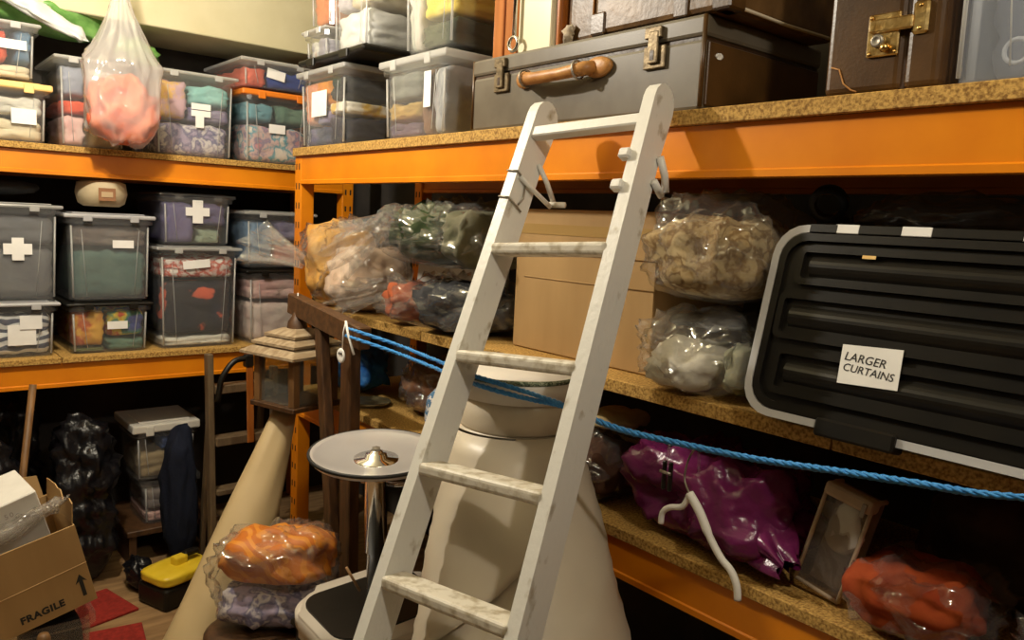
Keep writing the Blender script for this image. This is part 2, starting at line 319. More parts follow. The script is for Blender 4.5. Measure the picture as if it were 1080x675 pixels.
LCLOTH = stops('print_pink_teal', [(.55, .25, .28), (.25, .20, .30), (.62, .42, .40), (.10, .30, .38), (.70, .62, .55)], 16)
MIXB = stops('print_bright', [(.70, .22, .02), (.55, .06, .02), (.75, .55, .05), (.06, .22, .12), (.05, .07, .25)], 13)
MIXP = stops('print_lilac', [(.25, .22, .34), (.60, .55, .56), (.16, .15, .26), (.36, .30, .42)], 22)
STRIPE = stripes('navy_white_stripe', (.06, .07, .12), (.72, .72, .72), 10, 'Z', 3.5, .85, 2.0)
WRED = stops('print_white_red', [(.75, .70, .66), (.72, .62, .58), (.50, .08, .05), (.76, .72, .68)], 20)
# back rack, upper shelf
stbox('clear box with yellow lid holding cream cloth, far left of upper shelf', .265, .567, 1.702, 1.918, lidm=YLID, lidth=.024, short='yellow-lidded box', labels=((.58, .84, .30, .55),),
      contents=(('rumpled off-white cloth', CRM, 0, 1, 0, .5), ('folded cream cloth', W_, 0, 1, .5, .98)), seed=1)
stbox('clear box of red cloth stacked on the yellow-lidded box', .215, .535, 1.921, 2.125, lidm=WLID, short='box on the yellow-lidded box', labels=((.60, .87, .50, .66),),
      contents=(('cream cloth', CRM, .3, 1, 0, .3), ('red cloth', RED, 0, .74, .3, .98), ('slate blue cloth', cloth((.12, .2, .3)), .75, 1, .3, .98), ('dark red cloth', RED, 0, .3, 0, .3)), seed=2)
stbox('tall clear box behind the hanging carrier bag', .578, .83, 1.702, 2.035, depth=.40, lidm=WLID, short='box behind the carrier bag',
      contents=(('cream cloth', CRM, .4, 1, 0, .38), ('pink cloth', PNK, 0, .4, 0, .38), ('orange-red cloth', RED, 0, 1, .38, .58), ('grey-blue cloth', cloth((.32, .34, .42)), 0, .44, .59, .98), ('white fleece', W_, .47, 1, .59, .98)), seed=3)
stbox('clear box with teal cloth on top and a T of white labels', .912, 1.248, 1.702, 2.043, tubm=CLEARBOX, lidm=WLID, short='box with the T of labels', labels=((.45, .68, .56, .63), (.45, .68, .48, .55), (.50, .60, .35, .50, 2)),
      contents=(('lilac printed cloth', MIXP, 0, 1, 0, .45), ('pink and orange cloth', stops('print_coral', [(.62, .30, .30), (.70, .42, .10), (.55, .35, .40)], 14), 0, .42, .45, .96), ('grey-violet cloth', PURP, .42, 1, .45, .66), ('teal cloth', TEAL, .42, 1, .66, .96)), seed=4)
stbox('clear box with orange lid holding pink and teal prints', 1.27, 1.60, 1.702, 2.012, lidm=OLID, lidth=.024, short='orange-lidded box', labels=((.36, .58, .42, .54),),
      contents=(('pink patterned cloth', LCLOTH, 0, 1, 0, .62), ('sea-blue cloth', cloth((.15, .35, .42)), 0, .44, .63, .97), ('dark green cloth', GREEN, .47, 1, .63, .97)), seed=5)
stbox('shallow clear box of red and blue cloth on the orange-lidded box', 1.262, 1.60, 2.016, 2.14, lidm=WLID, lidth=.016, short='shallow box on the orange lid', labels=((.34, .58, .34, .66, 1, .15),),
      contents=(('coral red cloth', cloth((.70, .16, .10)), 0, .33, 0, .95), ('royal blue cloth', BLUE, .34, 1, 0, .95)), seed=6)
# back rack, lower shelf
stbox('low clear box of navy and white striped cloth on the lower shelf', .255, .578, .917, 1.128, lidm=GLID, short='striped-cloth box', labels=((.48, .76, .22, .58), (.60, .82, .50, .74, 2)),
      contents=(('navy and white striped cloth', STRIPE, 0, 1, 0, .96),), seed=7)
stbox('smoky grey box with a cross-shaped label on the striped-cloth box', .215, .593, 1.131, 1.488, tubm=SMOKEBOX, lidm=WLID, short='grey cross-labelled box', labels=((.50, .74, .47, .58), (.57, .67, .41, .64, 2)),
      contents=(('charcoal grey cloth', GREY, 0, 1, 0, .6), ('mid grey cloth', cloth((.22, .22, .22)), 0, 1, .6, .95)), seed=8)
stbox('low black-lidded box of orange and yellow prints on the lower shelf', .602, .908, .917, 1.122, lidm=BLID, short='low black-lidded box', labels=((.46, .70, .45, .60),),
      contents=(('bright orange print', stops('print_orange', [(.68, .2, .02), (.50, .10, .02), (.74, .40, .05)], 13), 0, .45, .1, .96), ('multicoloured print', MIXB, .45, 1, .3, .96), ('dark green cloth', GREEN, .45, 1, .0, .3), ('olive cloth', cloth((.12, .14, .05)), 0, .45, 0, .1)), seed=9)
stbox('smoky clear box of sea-green cloth on the low black lid', .600, .918, 1.125, 1.462, tubm=SMOKEBOX, lidm=GLID, lidth=.016, short='sea-green cloth box', labels=((.52, .76, .60, .69),),
      contents=(('sea-green cloth', cloth((.10, .20, .16), (.15, .26, .21)), 0, 1, 0, .66), ('brown-grey cloth', cloth((.20, .15, .12), (.28, .24, .20)), 0, 1, .66, .94)), seed=10)
stbox('tall clear box of white, red and black cloth on the lower shelf', .926, 1.268, .917, 1.342, lidm=WLID, short='tall white-lidded box', labels=((.30, .62, .78, .86, 1, -.1),),
      contents=(('white cloth', W_, 0, 1, 0, .12), ('black cloth with a coral motif', stops('print_black_coral', [(.012, .013, .02), (.014, .014, .022), (.016, .016, .025), (.013, .013, .02), (.012, .013, .02), (.014, .014, .022), (.65, .12, .06)], 9), 0, 1, .12, .72), ('white cloth with red print', WRED, 0, 1, .72, .96)), seed=11)
stbox('purple cloth box with a cross-shaped label on the white lid', .938, 1.238, 1.345, 1.558, lidm=CLEARBOX, short='purple cross-labelled box', labels=((.34, .66, .56, .72), (.43, .57, .42, .86, 2)),
      contents=(('purple cloth', cloth((.12, .10, .22), (.16, .14, .27)), 0, .5, 0, .96), ('violet cloth', cloth((.14, .12, .24)), .5, 1, .4, .96), ('sage green leaf cushion', cloth((.33, .40, .30)), .5, .9, 0, .4)), seed=12)
stbox('clear box of pale pink cloth beside the lantern on lower shelf', 1.292, 1.62, .917, 1.248, lidm=BLID, short='pale pink box', contents=(('pale pink cloth', cloth((.62, .48, .44), (.68, .58, .52)), 0, 1, 0, .62), ('blush cloth', PNK, 0, 1, .62, .96)), seed=13)
stbox('blue and red cloth box on the pale pink box', 1.28, 1.61, 1.252, 1.50, lidm=WLID, short='blue and red box', contents=(('steel blue cloth', cloth((.14, .24, .38)), 0, .42, 0, .95), ('brick red cloth', cloth((.5, .1, .05)), .43, 1, 0, .5), ('slate cloth', PURP, .43, 1, .5, .95)), seed=14)
# beige cap-like pot on the sea-green box
r = thing('beige_pot', 'beige rounded pot with a brown square label on the sea-green box', 'pot', (.742, YL+.10, 1.4855))
lathe('body', pbr('beige_canvas', (.48, .38, .22), (.55, .45, .28), .7, bump=.2), r, [(0, 0), (.062, 0), (.082, .012), (.092, .05), (.086, .09), (.06, .10), (0, .101)], 32)
card(r, 'label_card', -.03, .03, .022, .07, -.0935, 0, pbr('brown_label', (.30, .14, .06), None, .7, bump=0)); card(r, 'label_print', -.02, .02, .036, .056, -.0953, 0, pbr('buff_label', (.5, .36, .2), None, .7, bump=0))
for dx, dz, ry, nm in ((-.09, .0, .3, 'grey felt hat lying on the grey cross-labelled box'),):
    tag(lump('felt_hat', cloth((.03, .03, .03)), None, (.30, .26, .07), 2.4, 44, .01, 8, 3, loc=(.40, YL+.2, 1.512)), nm, 'hat')
# green plastic sack lying over the upper boxes, hanging carrier bag
tag(lump('plastic_sack', pbr('green_plastic', (.12, .30, .06), (.22, .44, .12), .3, bump=.5, bscale=18, dist=.01), None, (.62, .26, .20), 2.6, 21, .03, 6, 4, folds=(.5, 1, 1.4), loc=(.50, 3.64, 2.146), rot=(0, .16, 0)), 'shiny green plastic sack slumped over the upper left boxes', 'sack')
tag(lump('plastic_sack', pbr('white_plastic_film', (.62, .64, .60), (.75, .76, .72), .3, bump=.4, bscale=18), None, (.36, .06, .075), 2.4, 22, .018, 8, 4, loc=(.545, 3.47, 2.15), rot=(0, .38, .1)), 'white plastic wrapper trailing across the green sack', 'wrapper')
tag(lump('plastic_sack', MC['green_plastic'], None, (.16, .2, .12), 2.4, 27, .02, 8, 4, loc=(.905, 3.60, 2.06), rot=(0, .3, 0)), 'small end of green plastic between carrier bag and T-labelled box', 'sack')
hb = thing('carrier_bag', 'white translucent carrier bag of red cloth hanging at the shelf edge', 'bag', (.765, 3.21, 1.70))
lump('bag_film', MILKY, hb, (.275, .18, .50), 3.4, 31, .024, 8, 5, False, (.15, .20, .10), .12, (1.3, 1.3, .35))
tube('handle', MILKY, hb, [(0, 0, .57), (0, 0, .64), (.01, 0, .74), (0, 0, 1.0)], [.032, .018, .010, .009], 12)
tube('cord', STEEL, hb, [(0, 0, .98), (0, 0, CZ-1.70)], .002, 6)
tag(lump('folded_cloth', stops('print_red_bundle', [(.40, .05, .02), (.66, .13, .05), (.75, .24, .12), (.5, .08, .03)], 12), None, (.235, .13, .27), 2.9, 33, .042, 10, 4, loc=(.770, 3.21, 1.712)), 'orange-red cloth bundled in the hanging carrier bag', 'cloth')
# ------------------------------------------------------------------ right rack, top shelf (z = 1.746)
T = 1.7475; R90 = -math.pi/2   # local front (-y) turned to face -X
def rbox(label, y0, y1, z0, z1, x0=XR+.004, depth=.42, **k):
    return stbox(label, 0, y1-y0, z0, z1, depth=depth, rotz=R90, loc=(x0+depth/2, (y0+y1)/2, z0), **k)
rbox('clear box at the rack corner with a picture label and dark prints', 2.60, 2.985, T, 2.035, depth=.232, lidm=WLID, lidth=.02, taper=.94, short='corner box on the top shelf', labels=((.28, .60, .38, .70),),
     contents=(('coral cloth', cloth((.66, .25, .14), (.72, .35, .2)), .02, .29, .31, .98), ('orange cloth', ORG, .31, .62, .56, .98), ('navy print cloth', stops('print_navy', [(.05, .05, .12), (.10, .09, .18), (.05, .06, .10)], 12), .02, .62, 0, .3), ('grey-violet cloth', PURP, .3, .62, .3, .55),
               ('navy blue cloth', NAVY, .62, 1, 0, .42), ('white cloth with yellow band', stops('print_white_yellow', [(.7, .66, .58), (.62, .40, .06), (.72, .68, .6)], 10), .62, 1, .42, .62), ('charcoal cloth', cloth((.03, .03, .03)), .62, 1, .62, .98)), seed=15)
rbox('grey-lidded clear tub with a narrow label next to the grey suitcase', 1.972, 2.35, T, 2.0, depth=.20, lidm=WLID, lidth=.024, taper=.95, short='tub beside the suitcase', labels=((.66, .76, .34, .76),),
     contents=(('ochre cloth', cloth((.40, .27, .08)), 0, .6, .25, .55), ('dark violet cloth', cloth((.10, .09, .13)), 0, .6, 0, .25), ('grey-green cloth', cloth((.20, .20, .17)), 0, .6, .55, .98), ('brown cloth', cloth((.20, .11, .06)), .6, .8, 0, .98), ('silver grey cloth', cloth((.40, .40, .41)), .8, 1, 0, .98)), seed=16)
r = thing('box_lid', 'loose black box lid lying on the corner box', 'lid', (1.475, 2.72, 2.0475), (.0, 0, R90))
bm = bmesh.new(); bbox(bm, -.24, .27, -.15, .16, 0, .022, .008, 2); bbox(bm, -.22, .25, -.13, .14, .0215, .028, .003); fin('panel', bm, BLACKP, r)
for sx in (-.12, .14): box('clip', BLACKP, r, sx-.03, sx+.03, -.158, -.148, -.012, .018, .003)
rbox('white-lidded box of coral prints behind the white cloth box', 2.80, 3.0, 2.077, 2.195, x0=1.36, depth=.22, lidm=WLID, short='upper corner box', contents=(('coral and grey cloth', stops('print_coral_grey', [(.66, .25, .14), (.62, .6, .56), (.3, .28, .33)], 14), 0, 1, 0, .96),), seed=17)
rbox('small box of orange cloth topmost at the rack corner', 2.80, 2.985, 2.20, 2.38, x0=1.37, depth=.22, lidm=WLID, short='topmost corner box', contents=(('orange-red cloth', cloth((.70, .20, .06)), 0, 1, 0, .96),), seed=18)
rbox('clear box crammed with white cloth on the loose black lid', 2.50, 2.775, 2.077, 2.36, x0=1.36, depth=.27, lidm=WLID, short='white cloth box', contents=(('white voile', cloth((.62, .61, .60), (.72, .71, .70)), 0, 1, 0, .55), ('fluffy beige cloth', cloth((.55, .45, .32), (.62, .56, .45)), .4, 1, .55, .97), ('lilac cloth', cloth((.5, .46, .52)), 0, .4, .55, .97)), seed=19)
rbox('clear box of yellow braid on the tub beside the suitcase', 1.985, 2.28, 2.015, 2.33, x0=1.36, depth=.26, lidm=WLID, short='yellow braid box', contents=(('dark green cloth', cloth((.05, .06, .03)), .3, 1, 0, .3), ('yellow braid', YEL, .3, 1, .3, .6), ('pink and grey cloth', stops('print_pinkgrey', [(.6, .25, .25), (.4, .42, .36), (.55, .5, .45)], 12), 0, .3, 0, .97), ('olive grey cloth', cloth((.30, .30, .22)), .3, 1, .6, .97)), seed=20)
# grey suitcase
sc = thing('suitcase', 'grey leatherette suitcase with tan handle and two latches on top shelf', 'suitcase', (1.345, 1.455, T))
box('body', GREYL, sc, .003, .44, -.395, .395, 0, .143, .008, 2); box('lid', GREYL, sc, 0, .443, -.398, .398, .147, .192, .008, 2)
box('seam', DBROWN, sc, .006, .437, -.391, .391, .140, .149, 0)
for s in (-1, 1): box('side_panel', BROWNL, sc, .012, .43, s*.397-.004, s*.397+.004, .01, .138, .002)
for s in (-1, 1):
    tube('edge_binding', BROWNL, sc, [(.004, s*.393, .006), (.004, s*.393, .19)], .005, 6)
OLDB = pbr('tarnished_brass', (.09, .065, .035), (.20, .15, .085), .42, .7, scale=50, bump=.2)
for y in (.262, -.268):
    la = box('latch', OLDB, sc, -.005, .003, y-.03, y+.03, .095, .143, .002)
    box('hasp', OLDB, la, -.012, -.005, y-.014, y+.014, .105, .172, .002); box('keyhole', DBROWN, la, -.0128, -.0118, y-.005, y+.005, .112, .132, 0); box('hinge', OLDB, la, -.01, .002, y-.02, y+.026, .158, .182, .002)
h_ = tube('handle', TANL, sc, [(-.006, .155, .118), (-.028, .135, .112), (-.036, .09, .108), (-.037, .0, .108), (-.034, -.05, .111), (-.026, -.075, .114), (-.006, -.09, .118)], [.016, .017, .015, .014, .015, .017, .016], 12)
for y, sz in ((.165, .022), (-.10, .034)):
    lathe('handle_mount', TANL, h_, [(0, 0), (1, 0), (.95, .008), (.6, .013), (0, .014)], 20, mat=Matrix.Translation((0, y, .118)) @ Matrix.Rotation(-math.pi/2, 4, 'Y') @ Matrix.Diagonal((.024, sz*1.3, 1, 1)))
for y in (-.06, .13): tube('ring', STEEL, h_, [(-.03+.02*math.cos(a), y+.003*math.sin(a), .112+.021*math.sin(a)) for a in [k*math.pi/6 for k in range(12)]], .003, 6, True)
lump('paint_chip', PAPER, sc, (.028, .003, .016), 2.2, 3, .003, 40, 2, False, loc=(.045, -.402, .105))
# things on the grey suitcase
TS = T+.194
uc = thing('suitcase', 'scuffed brown leather case lying on top of the grey suitcase', 'suitcase', (1.352, 1.20, TS))
SCUFF = pbr('scuffed_brown_leather', (.06, .027, .007), (.17, .09, .03), .42, scale=12, bump=.3, bscale=50)
box('body', SCUFF, uc, 0, .40, -.19, .19, 0, .13, .012, 2); box('lid', SCUFF, uc, -.003, .403, -.193, .193, .132, .18, .012, 2)
for y in (-.19, .19): tube('piping', pbr('cream_piping', (.55, .48, .36), None, .6, bump=0), uc, [(0, y, .008), (.2, y*1.008, .004), (.398, y, .008)], .004, 6)
box('corner_guard', BROWNL, uc, -.005, .05, -.196, -.15, .0, .05, .004); box('corner_guard', BROWNL, uc, -.005, .05, .15, .196, .0, .05, .004)
for y in (-.07,): box('strap', BROWNL, uc, -.006, .40, y-.018, y+.018, -.0, .184, .003)
lf = thing('leather_satchel', 'tan-brown leather satchel standing between the cream door and brown case', 'satchel', (1.40, 1.468, TS))
box('body', SCUFF, lf, 0, .12, -.07, .07, 0, .30, .02, 3); box('flap', BROWNL, lf, -.006, .03, -.072, .072, .14, .305, .01, 2); lump('torn_lining', pbr('torn_fleece', (.4, .32, .22), (.55, .47, .36), .9, scale=40, bump=.5), lf, (.03, .05, .06), 2.3, 5, .015, 25, 3, loc=(-.01, .045, 0)); tube('seam', TANL, lf, [(-.001, -.03, .01), (-.001, -.03, .29)], .004, 6)
cb = thing('small_cupboard', 'small varnished cupboard with cream door standing on the grey suitcase', 'cupboard', (1.375, 1.675, TS))
bm = bmesh.new(); bbox(bm, 0, .2, .085, .13, 0, .34, .004, 2); fin('side_panel', bm, RWOOD, cb)
box('stile', RWOOD, cb, .004, .2, .028, .084, 0, .34, .003); box('side_panel', RWOOD, cb, .01, .2, -.13, -.116, 0, .34, .003); box('back_panel', RWOOD, cb, .19, .2, -.116, .028, 0, .34, 0); box('top', RWOOD, cb, 0, .2, -.13, .13, .341, .36, .003)
dr = box('door', pbr('cream_gloss_paint', (.66, .60, .40), (.70, .64, .45), .35, scale=5, bump=.05), cb, .004, .02, -.114, .026, .0, .338, .003)
box('door_rail', MC['cream_gloss_paint'], dr, -.002, .006, -.112, -.08, .0, .336, .003)
rod = tube('rod', CHROME, cb, [(-.012, .022, .04), (-.012, .022, .32)], .006, 10); tube('ring', CHROME, rod, [(-.014, .022+.018*math.cos(a), .026+.018*math.sin(a)) for a in [k*math.pi/8 for k in range(16)]], .005, 8, True)
# brown leather case with brass catch
bc = thing('suitcase', 'brown leather case standing on end with a brass catch', 'suitcase', (1.345, .69, T))
box('body', BROWNL, bc, 0, .30, -.038, .098, 0, .42, .012, 3); box('lid', BROWNL, bc, -.002, .302, -.1, -.042, 0, .42, .012, 3); box('seam', DBROWN, bc, .006, .29, -.044, -.036, .004, .416, 0)
ct = box('catch', BRASS, bc, -.006, 0, -.032, .022, .058, .128, .002)
box('catch_plate', BRASS, ct, -.012, -.005, -.055, .018, .096, .118, .003); box('catch_plate', BRASS, ct, -.009, .001, -.078, -.052, .086, .138, .004)
lathe('lock_barrel', STEEL, ct, [(0, 0), (.011, 0), (.011, .005), (.007, .008), (.005, .006), (0, .006)], 20, mat=Matrix.Translation((-.006, .002, .083)) @ Matrix.Rotation(-math.pi/2, 4, 'Y'))
lathe('knob', BRASS, ct, [(0, 0), (.006, 0), (.008, .006), (.004, .010), (0, .011)], 14, mat=Matrix.Translation((-.006, -.012, .070)) @ Matrix.Rotation(-math.pi/2, 4, 'Y'))
for y, z in ((.016, .122), (.016, .063), (-.026, .063), (-.065, .130), (-.065, .094)): lathe('rivet', BRASS, ct, [(0, 0), (.0035, 0), (.002, .002), (0, .0025)], 10, mat=Matrix.Translation((-.009 if y < -.03 else -.006, y, z)) @ Matrix.Rotation(-math.pi/2, 4, 'Y'))
tube('scratch', TANL, bc, [(-.001, .085, .05), (-.001, .07, .045), (-.001, .06, .02), (-.001, .045, .008), (-.001, .035, .004)], .0015, 5)
# clear container at the right edge
rb = rbox('large clear container of hangers at the right end of top shelf', .14, .584, T, 2.08, x0=1.332, depth=.4, tubm=clear('frosted_container', (.90, .92, .95), .20, (.74, .78, .85), .2), lidm=WLID, taper=.995, short='container at the right end',
     contents=(('grey-blue cloth', cloth((.34, .36, .42)), 0, 1, 0, .95, (.25, 1)),), seed=23)
hg = thing('clothes_hanger', 'white curled plastic hanger inside the right-hand container', 'hanger', (1.372, .47, T+.012))
tube('hook', PAPER, hg, [(.0, .02+.018*math.cos(a), .035+.018*math.sin(a)) for a in [math.radians(d_) for d_ in range(-150, 160, 20)]], .0035, 6)
tube('arm', PAPER, hg, [(0, -.03, .0), (0, -.05, .05), (0, -.075, .09)], .005, 6)
# ------------------------------------------------------------------ ladder
KL = .962; P0 = Vector((1.27*KL, 1.119*KL, 1.5+.221*KL)); e_ = Vector((-math.sin(.155), math.cos(.155), .006)).normalized()
d_ = Vector((-math.sin(.428), -.134, -math.cos(.428))).normalized(); xa = -(e_-d_*e_.dot(d_)).normalized(); za = -d_; ya = za.cross(xa)
sF = P0.z/-d_.z; W0, WG = .285*KL, .037
base = P0+d_*sF+e_*(W0+WG*sF)/2
ld = thing('ladder', 'paint-worn white wooden ladder section leaning against the top shelf', 'ladder')
ld.matrix_world = Matrix(((xa.x, ya.x, za.x, base.x), (xa.y, ya.y, za.y, base.y), (xa.z, ya.z, za.z, base.z), (0, 0, 0, 1)))
def half(z): return (W0+WG*(sF-z))/2
RW, RD, ZT = .027, .072, sF+.095
for s in (-1, 1):
    bm = bmesh.new(); pts = [(0, 0), (RD, 0), (RD, sF-.06)]   # (depth, height) outline with a rounded lobe at the top
    pts += [(RD+.006, sF+.01)]+[(.040+.04*math.cos(a), ZT-.045+.045*math.sin(a)) for a in [math.radians(t) for t in (0, 22, 45, 68, 90, 112, 135, 158, 180)]]
    A, B = [], []
    for y, z in pts:
        xi = s*half(min(z, sF+.02)); A.append(bm.verts.new((xi, y, z))); B.append(bm.verts.new((xi+s*RW, y, z)))
    bm.faces.new(A); bm.faces.new(B); n = len(pts)
    for k in range(n): bm.faces.new((A[k], A[(k+1) % n], B[(k+1) % n], B[k]))
    bmesh.ops.bevel(bm, geom=[e for e in bm.edges if len(e.link_faces) == 2 and e.calc_face_angle(0) > .6], offset=.004, segments=2, affect='EDGES')
    fin('rail', bm, WHITEP, ld)
for s0 in (.293, .548, .798, 1.032, 1.275, 1.52, 1.76):
    z = sF-s0*KL; h = half(z)
    if z < .08: continue
    Mr = Matrix.Translation((0, .026, z)) @ Matrix.Rotation(.34, 4, 'X'); bm = bmesh.new()
    bbox(bm, -h-.004, h+.004, -.031, .031, -.013, .013, .008, 3, Mr); fin('rung', bm, RUNGP, ld)
box('top_bar', WHITEP, ld, -half(sF)-.003, half(sF)+.003, .004, .03, sF-.012, sF+.014, .003)
# stay brackets and wire
hl = half(sF-.15)
xL = -hl+.004
br = tube('stay_bracket', WHITEP, ld, [(xL, .055, sF-.055), (xL+.010, .09, sF-.085), (xL+.012, .13, sF-.115), (xL+.012, .12, sF-.128), (xL+.006, .05, sF-.120), (xL, .01, sF-.112)], .006, 8)
tube('peg', RUNGP, br, [(xL+.005, .125, sF-.12), (xL+.045, .13, sF-.12)], .007, 8)
for zz in (.10, .165): tube('wire', STEEL, br, [(-half(sF-zz)-RW-.002, -.002, sF-zz), (-half(sF-zz)+.003, -.003, sF-zz-.004), (-half(sF-zz)+.004, .045, sF-zz-.015)], .0022, 6)
tube('wire', STEEL, br, [(-half(sF-.1)+.004, .03, sF-.11), (-half(sF-.14)+.004, .04, sF-.15), (-half(sF-.16)+.004, .03, sF-.17)], .0022, 6)
xR = hl+RW+.006
tube('stay_bracket', WHITEP, ld, [(xR, .06, sF-.06), (xR+.002, .09, sF-.085), (xR+.002, .108, sF-.112), (xR+.002, .095, sF-.128), (xR, .06, sF-.115)], .008, 8)
for zz in (.085, .155): box('clip', WHITEP, ld, half(sF-zz)-.018, half(sF-zz)+.008, -.012, .01, sF-zz-.012, sF-zz+.010, .004)
# ------------------------------------------------------------------ blue rope
rpts = [at(366, 346, X=1.165), at(420, 364, X=1.12), at(455, 378, X=1.08), at(500, 396, X=1.006), at(548, 411, X=1.045), at(600, 429, X=1.056), at(622, 440, X=1.062), at(660, 454, X=1.08), at(720, 468, X=1.12), at(800, 484, X=1.18), at(880, 496, X=1.205), at(960, 508, X=1.22), at(1080, 524, X=1.235)]
rpts += [Vector((1.265, .10, 1.225)), Vector((1.325, -.265, 1.26))]   # made fast to the near post, out of view
def smoothline(pts, k=6):
    out = []
    for i in range(len(pts)-1):
        p0, p1, p2, p3 = pts[max(0, i-1)], pts[i], pts[i+1], pts[min(len(pts)-1, i+2)]
        for j in range(k):
            t = j/k; out.append(.5*((2*p1)+(p2-p0)*t+(2*p0-5*p1+4*p2-p3)*t*t+(3*p1-p0-3*p2+p3)*t**3))
    return out+[pts[-1]]
def rope(name, m, parent, pts, r):
    """three twisted strands"""
    bm = bmesh.new(); L_ = smoothline(pts, 10); acc = 0; fr = []; up = Vector((0, 0, 1))
    for i, p in enumerate(L_):
        d = (L_[min(i+1, len(L_)-1)]-L_[max(i-1, 0)]).normalized(); u = (up-d*up.dot(d)).normalized(); v = d.cross(u)
        if i: acc += (p-L_[i-1]).length
        fr.append((p, u, v, acc))
    for s in range(3):
        tube_bm(bm, [p+(u*math.cos(a*2*math.pi/(r*9)+s*2.094)+v*math.sin(a*2*math.pi/(r*9)+s*2.094))*r*.5 for p, u, v, a in fr], r*.56, 5)
    return fin(name, m=m, bm=bm, parent=parent, smooth=True)
def dense(pts, step=.006):
    L_ = smoothline(pts, 12); out = [L_[0]]
    for p in L_[1:]:
        if (p-out[-1]).length >= step: out.append(p)
    return out
rp = thing('rope', 'doubled blue nylon rope strung from the trestle across the ladder', 'rope')
bm = None
BLUEROPE = pbr('blue_nylon', (.03, .22, .60), (.06, .34, .78), .45, scale=200, bump=.3)
def ropeline(pts, r=.0055):
    bm = bmesh.new(); D = dense(pts, .004); up = Vector((0, 0, 1)); fr = []; acc = 0
    for i, p in enumerate(D):
        d = (D[min(i+1, len(D)-1)]-D[max(i-1, 0)]).normalized(); u = (up-d*up.dot(d)).normalized(); v = d.cross(u)
        if i: acc += (p-D[i-1]).length
        fr.append((p, u, v, acc))
    for s in range(3):
        a_ = [(a*2*math.pi/.045+s*2.094) for *_, a in fr]
        tube_bm(bm, [p+(u*math.cos(t)+v*math.sin(t))*r*.55 for (p, u, v, a), t in zip(fr, a_)], r*.55, 5)
    return fin('strand', bm, BLUEROPE, rp, True)
ropeline(rpts); ropeline([p+Vector((-.004, 0, -.0135-.010*max(0, 1-i/4))) for i, p in enumerate(rpts[:5])]+[p+Vector((.007, .004, -.004)) for p in rpts[5:]])
# ------------------------------------------------------------------ black-lidded curtain box lying on its side
cbx = thing('storage_box', 'big black-lidded box on its side marked for larger curtains', 'storage box', (1.302, .87, 1.164), (0, .235, 0), 'clear storage boxes')
# local: lid faces -x, length runs towards -y, height z
HB, LB = .365, .95
def rrect(y0, y1, z0, z1, r, n=5):
    out = []
    for cy_, cz_, a0 in ((y1-r, z1-r, 0), (y0+r, z1-r, 90), (y0+r, z0+r, 180), (y1-r, z0+r, 270)):
        out += [(cy_+r*math.cos(math.radians(a0+90*k/n)), cz_+r*math.sin(math.radians(a0+90*k/n))) for k in range(n+1)]
    return out
bm = bmesh.new(); A_ = [bm.verts.new((.03, a, b)) for a, b in rrect(-LB+.02, -.018, .014, HB-.018, .05)]; B_ = [bm.verts.new((.36, a, b)) for a, b in rrect(-LB+.07, -.07, .095, HB-.07, .04)]
bm.faces.new(A_); bm.faces.new(B_)
for k in range(len(A_)): bm.faces.new((A_[k], A_[(k+1) % len(A_)], B_[(k+1) % len(A_)], B_[k]))
fin('tub', bm, WLID, cbx)
def ringbm(bm, o, i, x0, x1):
    n = len(o); V = lambda P, x: [bm.verts.new((x, a, b)) for a, b in P]
    O0, O1, I0, I1 = V(o, x0), V(o, x1), V(i, x0), V(i, x1)
    for k in range(n):
        j = (k+1) % n
        for q in ((O0[k], O0[j], I0[j], I0[k]), (O1[k], O1[j], I1[j], I1[k]), (O0[k], O0[j], O1[j], O1[k]), (I0[k], I0[j], I1[j], I1[k])): bm.faces.new(q)
bm = bmesh.new(); ringbm(bm, rrect(-LB, 0, 0, HB, .06), rrect(-LB+.014, -.014, .014, HB-.014, .05), -.012, .03); fin('rim', bm, clear('white_rim_plastic', (.9, .9, .9), .85, (.84, .84, .84), .25), cbx)
bm = bmesh.new(); prism_bm(bm, rrect(-LB+.014, -.014, .014, HB-.014, .05), .022, 0); bmesh.ops.translate(bm, vec=(-.004, 0, 0), verts=bm.verts)
ld2 = fin('lid', bm, BLACKP, cbx)
bm = bmesh.new(); ringbm(bm, rrect(-LB+.016, -.016, .016, HB-.016, .048), rrect(-LB+.030, -.030, .030, HB-.030, .038), -.012, -.003); fin('lid_edge', bm, BLACKP, ld2)
def trough(z0, z1, y0, y1):
    """raised rounded rib frame with a channel in it"""
    bm = bmesh.new(); ringbm(bm, rrect(y0, y1, z0, z1, .014), rrect(y0+.012, y1-.012, z0+.012, z1-.012, .006), -.014, -.003); fin('rib', bm, BLACKP, ld2)
    zc = (z0+z1)/2; n = 7; pr = [(-.004-.010*math.sin(math.pi*k/n), zc-.020+.040*k/n) for k in range(n+1)]
    bm = bmesh.new(); prism_bm(bm, pr, (y1-y0)-.05, 1); bmesh.ops.translate(bm, vec=(0, y0+.025, 0), verts=bm.verts); fin('rib', bm, BLACKP, ld2, False)
for z0, z1, yo in ((.252, .325, -.055), (.148, .236, -.035), (.045, .132, -.05)): trough(z0, z1, -LB+.05, yo)
for ya_, yb_ in ((-.115, -.16), (-.235, -.285), (-.42, -.46)): box('tape', PAPER, cbx, -.0135, .02, yb_, ya_, HB-.014, HB+.0025, .001)
box('tape', BLACKP, cbx, -.014, .02, -.12, -.066, HB-.014, HB+.002, .001); box('tape', BLACKP, cbx, -.014, .02, -.235, -.16, HB-.014, HB+.002, .001); box('tape', BLACKP, cbx, -.014, .02, -.42, -.285, HB-.014, HB+.002, .001)
bm = bmesh.new(); bbox(bm, -.022, .02, -.30, -.16, -.012, .02, .004); fin('latch', bm, BLACKP, cbx)
